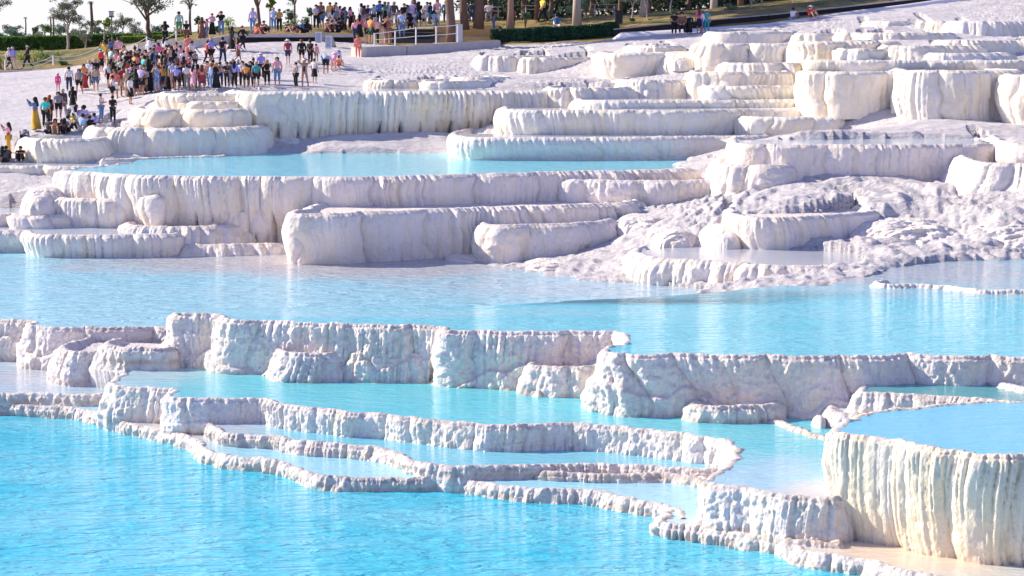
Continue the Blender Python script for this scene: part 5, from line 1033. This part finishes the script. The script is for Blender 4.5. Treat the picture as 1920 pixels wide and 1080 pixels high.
def labels():
    out = []
    for p in PEOPLE:
        top = '%s %s' % (p['tc'], TOPN[p['tk']])
        bot = '' if p['tk'] in 'nd' and p['bk'] in 'gnk' else ' and %s %s' % (p['bc'], BOTN[p['bk']])
        ht = [e[2:] for e in p['ex'] if e.startswith('h:')]
        if ht: bot = (' and %s hat' % ht[0]) if not bot or len(bot) > 24 else ' %s hat' % ht[0] and ' and %s hat' % ht[0]
        if len(top.split() + bot.split()) > 7 and ht and 'hat' in bot: bot = ' and %s hat' % ht[0]
        out.append('%s in %s%s %s %s' % ('small person' if 'kid' in p['ex'] else 'person', top, bot, PHR[p['pose']], WHERE[p['wh']]))
    for t in set(out):
        ids = sorted([i for i, o in enumerate(out) if o == t], key=lambda i: PEOPLE[i]['x'])
        if len(ids) > 1:
            for k, i in enumerate(ids): out[i] = out[i] + ', %s from left' % NUM[k]
    print([o for o in out if len(o.split()) > 16])
    return [o.replace('darkgrey', 'dark grey').replace('darkgreen', 'dark green').replace('hotpink', 'bright pink').replace('lightblue', 'light blue') for o in out]
LBL = labels()
prnd = random.Random(3)
BAGM = cm('black')
for p, lb in zip(PEOPLE, LBL):
    D0 = dict(c=(90, 135), l=(90, 112), g=(95, 118), k=(136, 150), p=(133, 145), r=(126, 150), d=(132, 152), h=(125, 146), u=(112, 142), y=(132, 165), f=(104, 122), a=(106, 136))[p['wh']]
    if p['wh'] in 'prdhyk':
        D = dict(p=137.6, r=136, d=141, h=131, y=141, k=142)[p['wh']]
        if p['wh'] == 'r': D = 129.6 if p['yf'] > 100 else 132.6 if p['yf'] > 82 else 134.5 if p['yf'] > 66 else 141
        if p['wh'] == 'h' and p['x'] > 1400: D = 134.4
        if p['wh'] == 'd' and p['yf'] < 50: D = 147
        if p['wh'] == 'p' and p['pose'] != 't': D = 139
        loc = at(p['x'], p['yf'], D)
        g = gz(loc.x, loc.y)
        if p['wh'] in 'yh' and abs(g - loc.z) < .8: loc.z = g
    else:
        loc = onground(p['x'], p['yf'], D0[0], D0[1])
    hgt = (p['yf'] - p['yh']) * loc.y / FPX; k = hgt / p['base']
    k = max(.55 if 'kid' in p['ex'] else .80, min(1.06, k)); k *= prnd.uniform(.98, 1.02)
    r = empty('person', loc, lb, 'person', 'people on the terraces'); r.scale = (k * prnd.uniform(1.04, 1.26), k * 1.12, k)
    r.rotation_euler = (0, 0, ROT[p['face']] + prnd.uniform(-.25, .25))
    ps = p['pose']
    if ps not in POSE: POSE[ps] = skel(ps)
    S = POSE[ps]
    put('body', part_mesh(('body', ps), lambda: body_mesh(S)), SK[(int(p['x'] * 7) % 5) // 2], r)
    tk, bk = p['tk'], p['bk']
    if tk == 'n': put('swimsuit', part_mesh(('swim', ps), lambda: grow('swim', [S['pel'], S['spi'], S['che'], S['hil'].lerp(S['pel'], .5) + Vector((0, 0, -.05)), S['hir'].lerp(S['pel'], .5) + Vector((0, 0, -.05))], [(0, 1), (1, 2), (0, 3), (0, 4)], [.138, .122, .136, .09, .09])), cm('navy'), r)
    else:
        lng = tk in 'ljc'; ct = .28 if tk == 'c' else .06 if tk == 'j' else 0
        put({'t': 'shirt', 'l': 'shirt', 'j': 'jacket', 'c': 'coat', 'd': 'dress_top'}[tk], part_mesh(('top', ps, lng, ct), lambda: cloth_top(S, lng, ct)), cm(p['tc']), r)
    if bk in 'tcs': put('shorts' if bk == 's' else 'trousers', part_mesh(('leg', ps, bk), lambda: cloth_leg(S, bk == 's', bk == 'c')), cm(p['bc']), r)
    elif bk == 'k': put('skirt', part_mesh(('k', ps), lambda: skirt(S, .48, .22)), cm(p['bc']), r)
    elif bk == 'g': put('skirt', part_mesh(('g', ps), lambda: skirt(S, .10, .27)), cm(p['bc']), r)
    st = HT[p['hs'][0]]; hc = p['hs'][1]
    if st == 'big':
        put('hair', part_mesh(('h', ps, 'long'), lambda: hair(S, 'long')), HRM['b'], r)
    elif st == 'scarf': put('headscarf', part_mesh(('h', ps, st), lambda: hair(S, 'scarf')), cm('white') if hc == 'y' else cm('black'), r)
    else: put('hair', part_mesh(('h', ps, st), lambda: hair(S, st)), HRM[hc], r)
    for e in p['ex']:
        if e.startswith('h:'): put('hat', part_mesh(('hat', ps, len(e) % 2), lambda: hat(S, len(e) % 2 == 0)), cm(e[2:]), r)
print('people', len(PEOPLE))
# bags worn or put down
for x, y, D, c, w_, h_, lb in ((547, 97, None, 'maroon', .3, .42, 'maroon backpack on the back of the white-hatted walker'),):
    pass
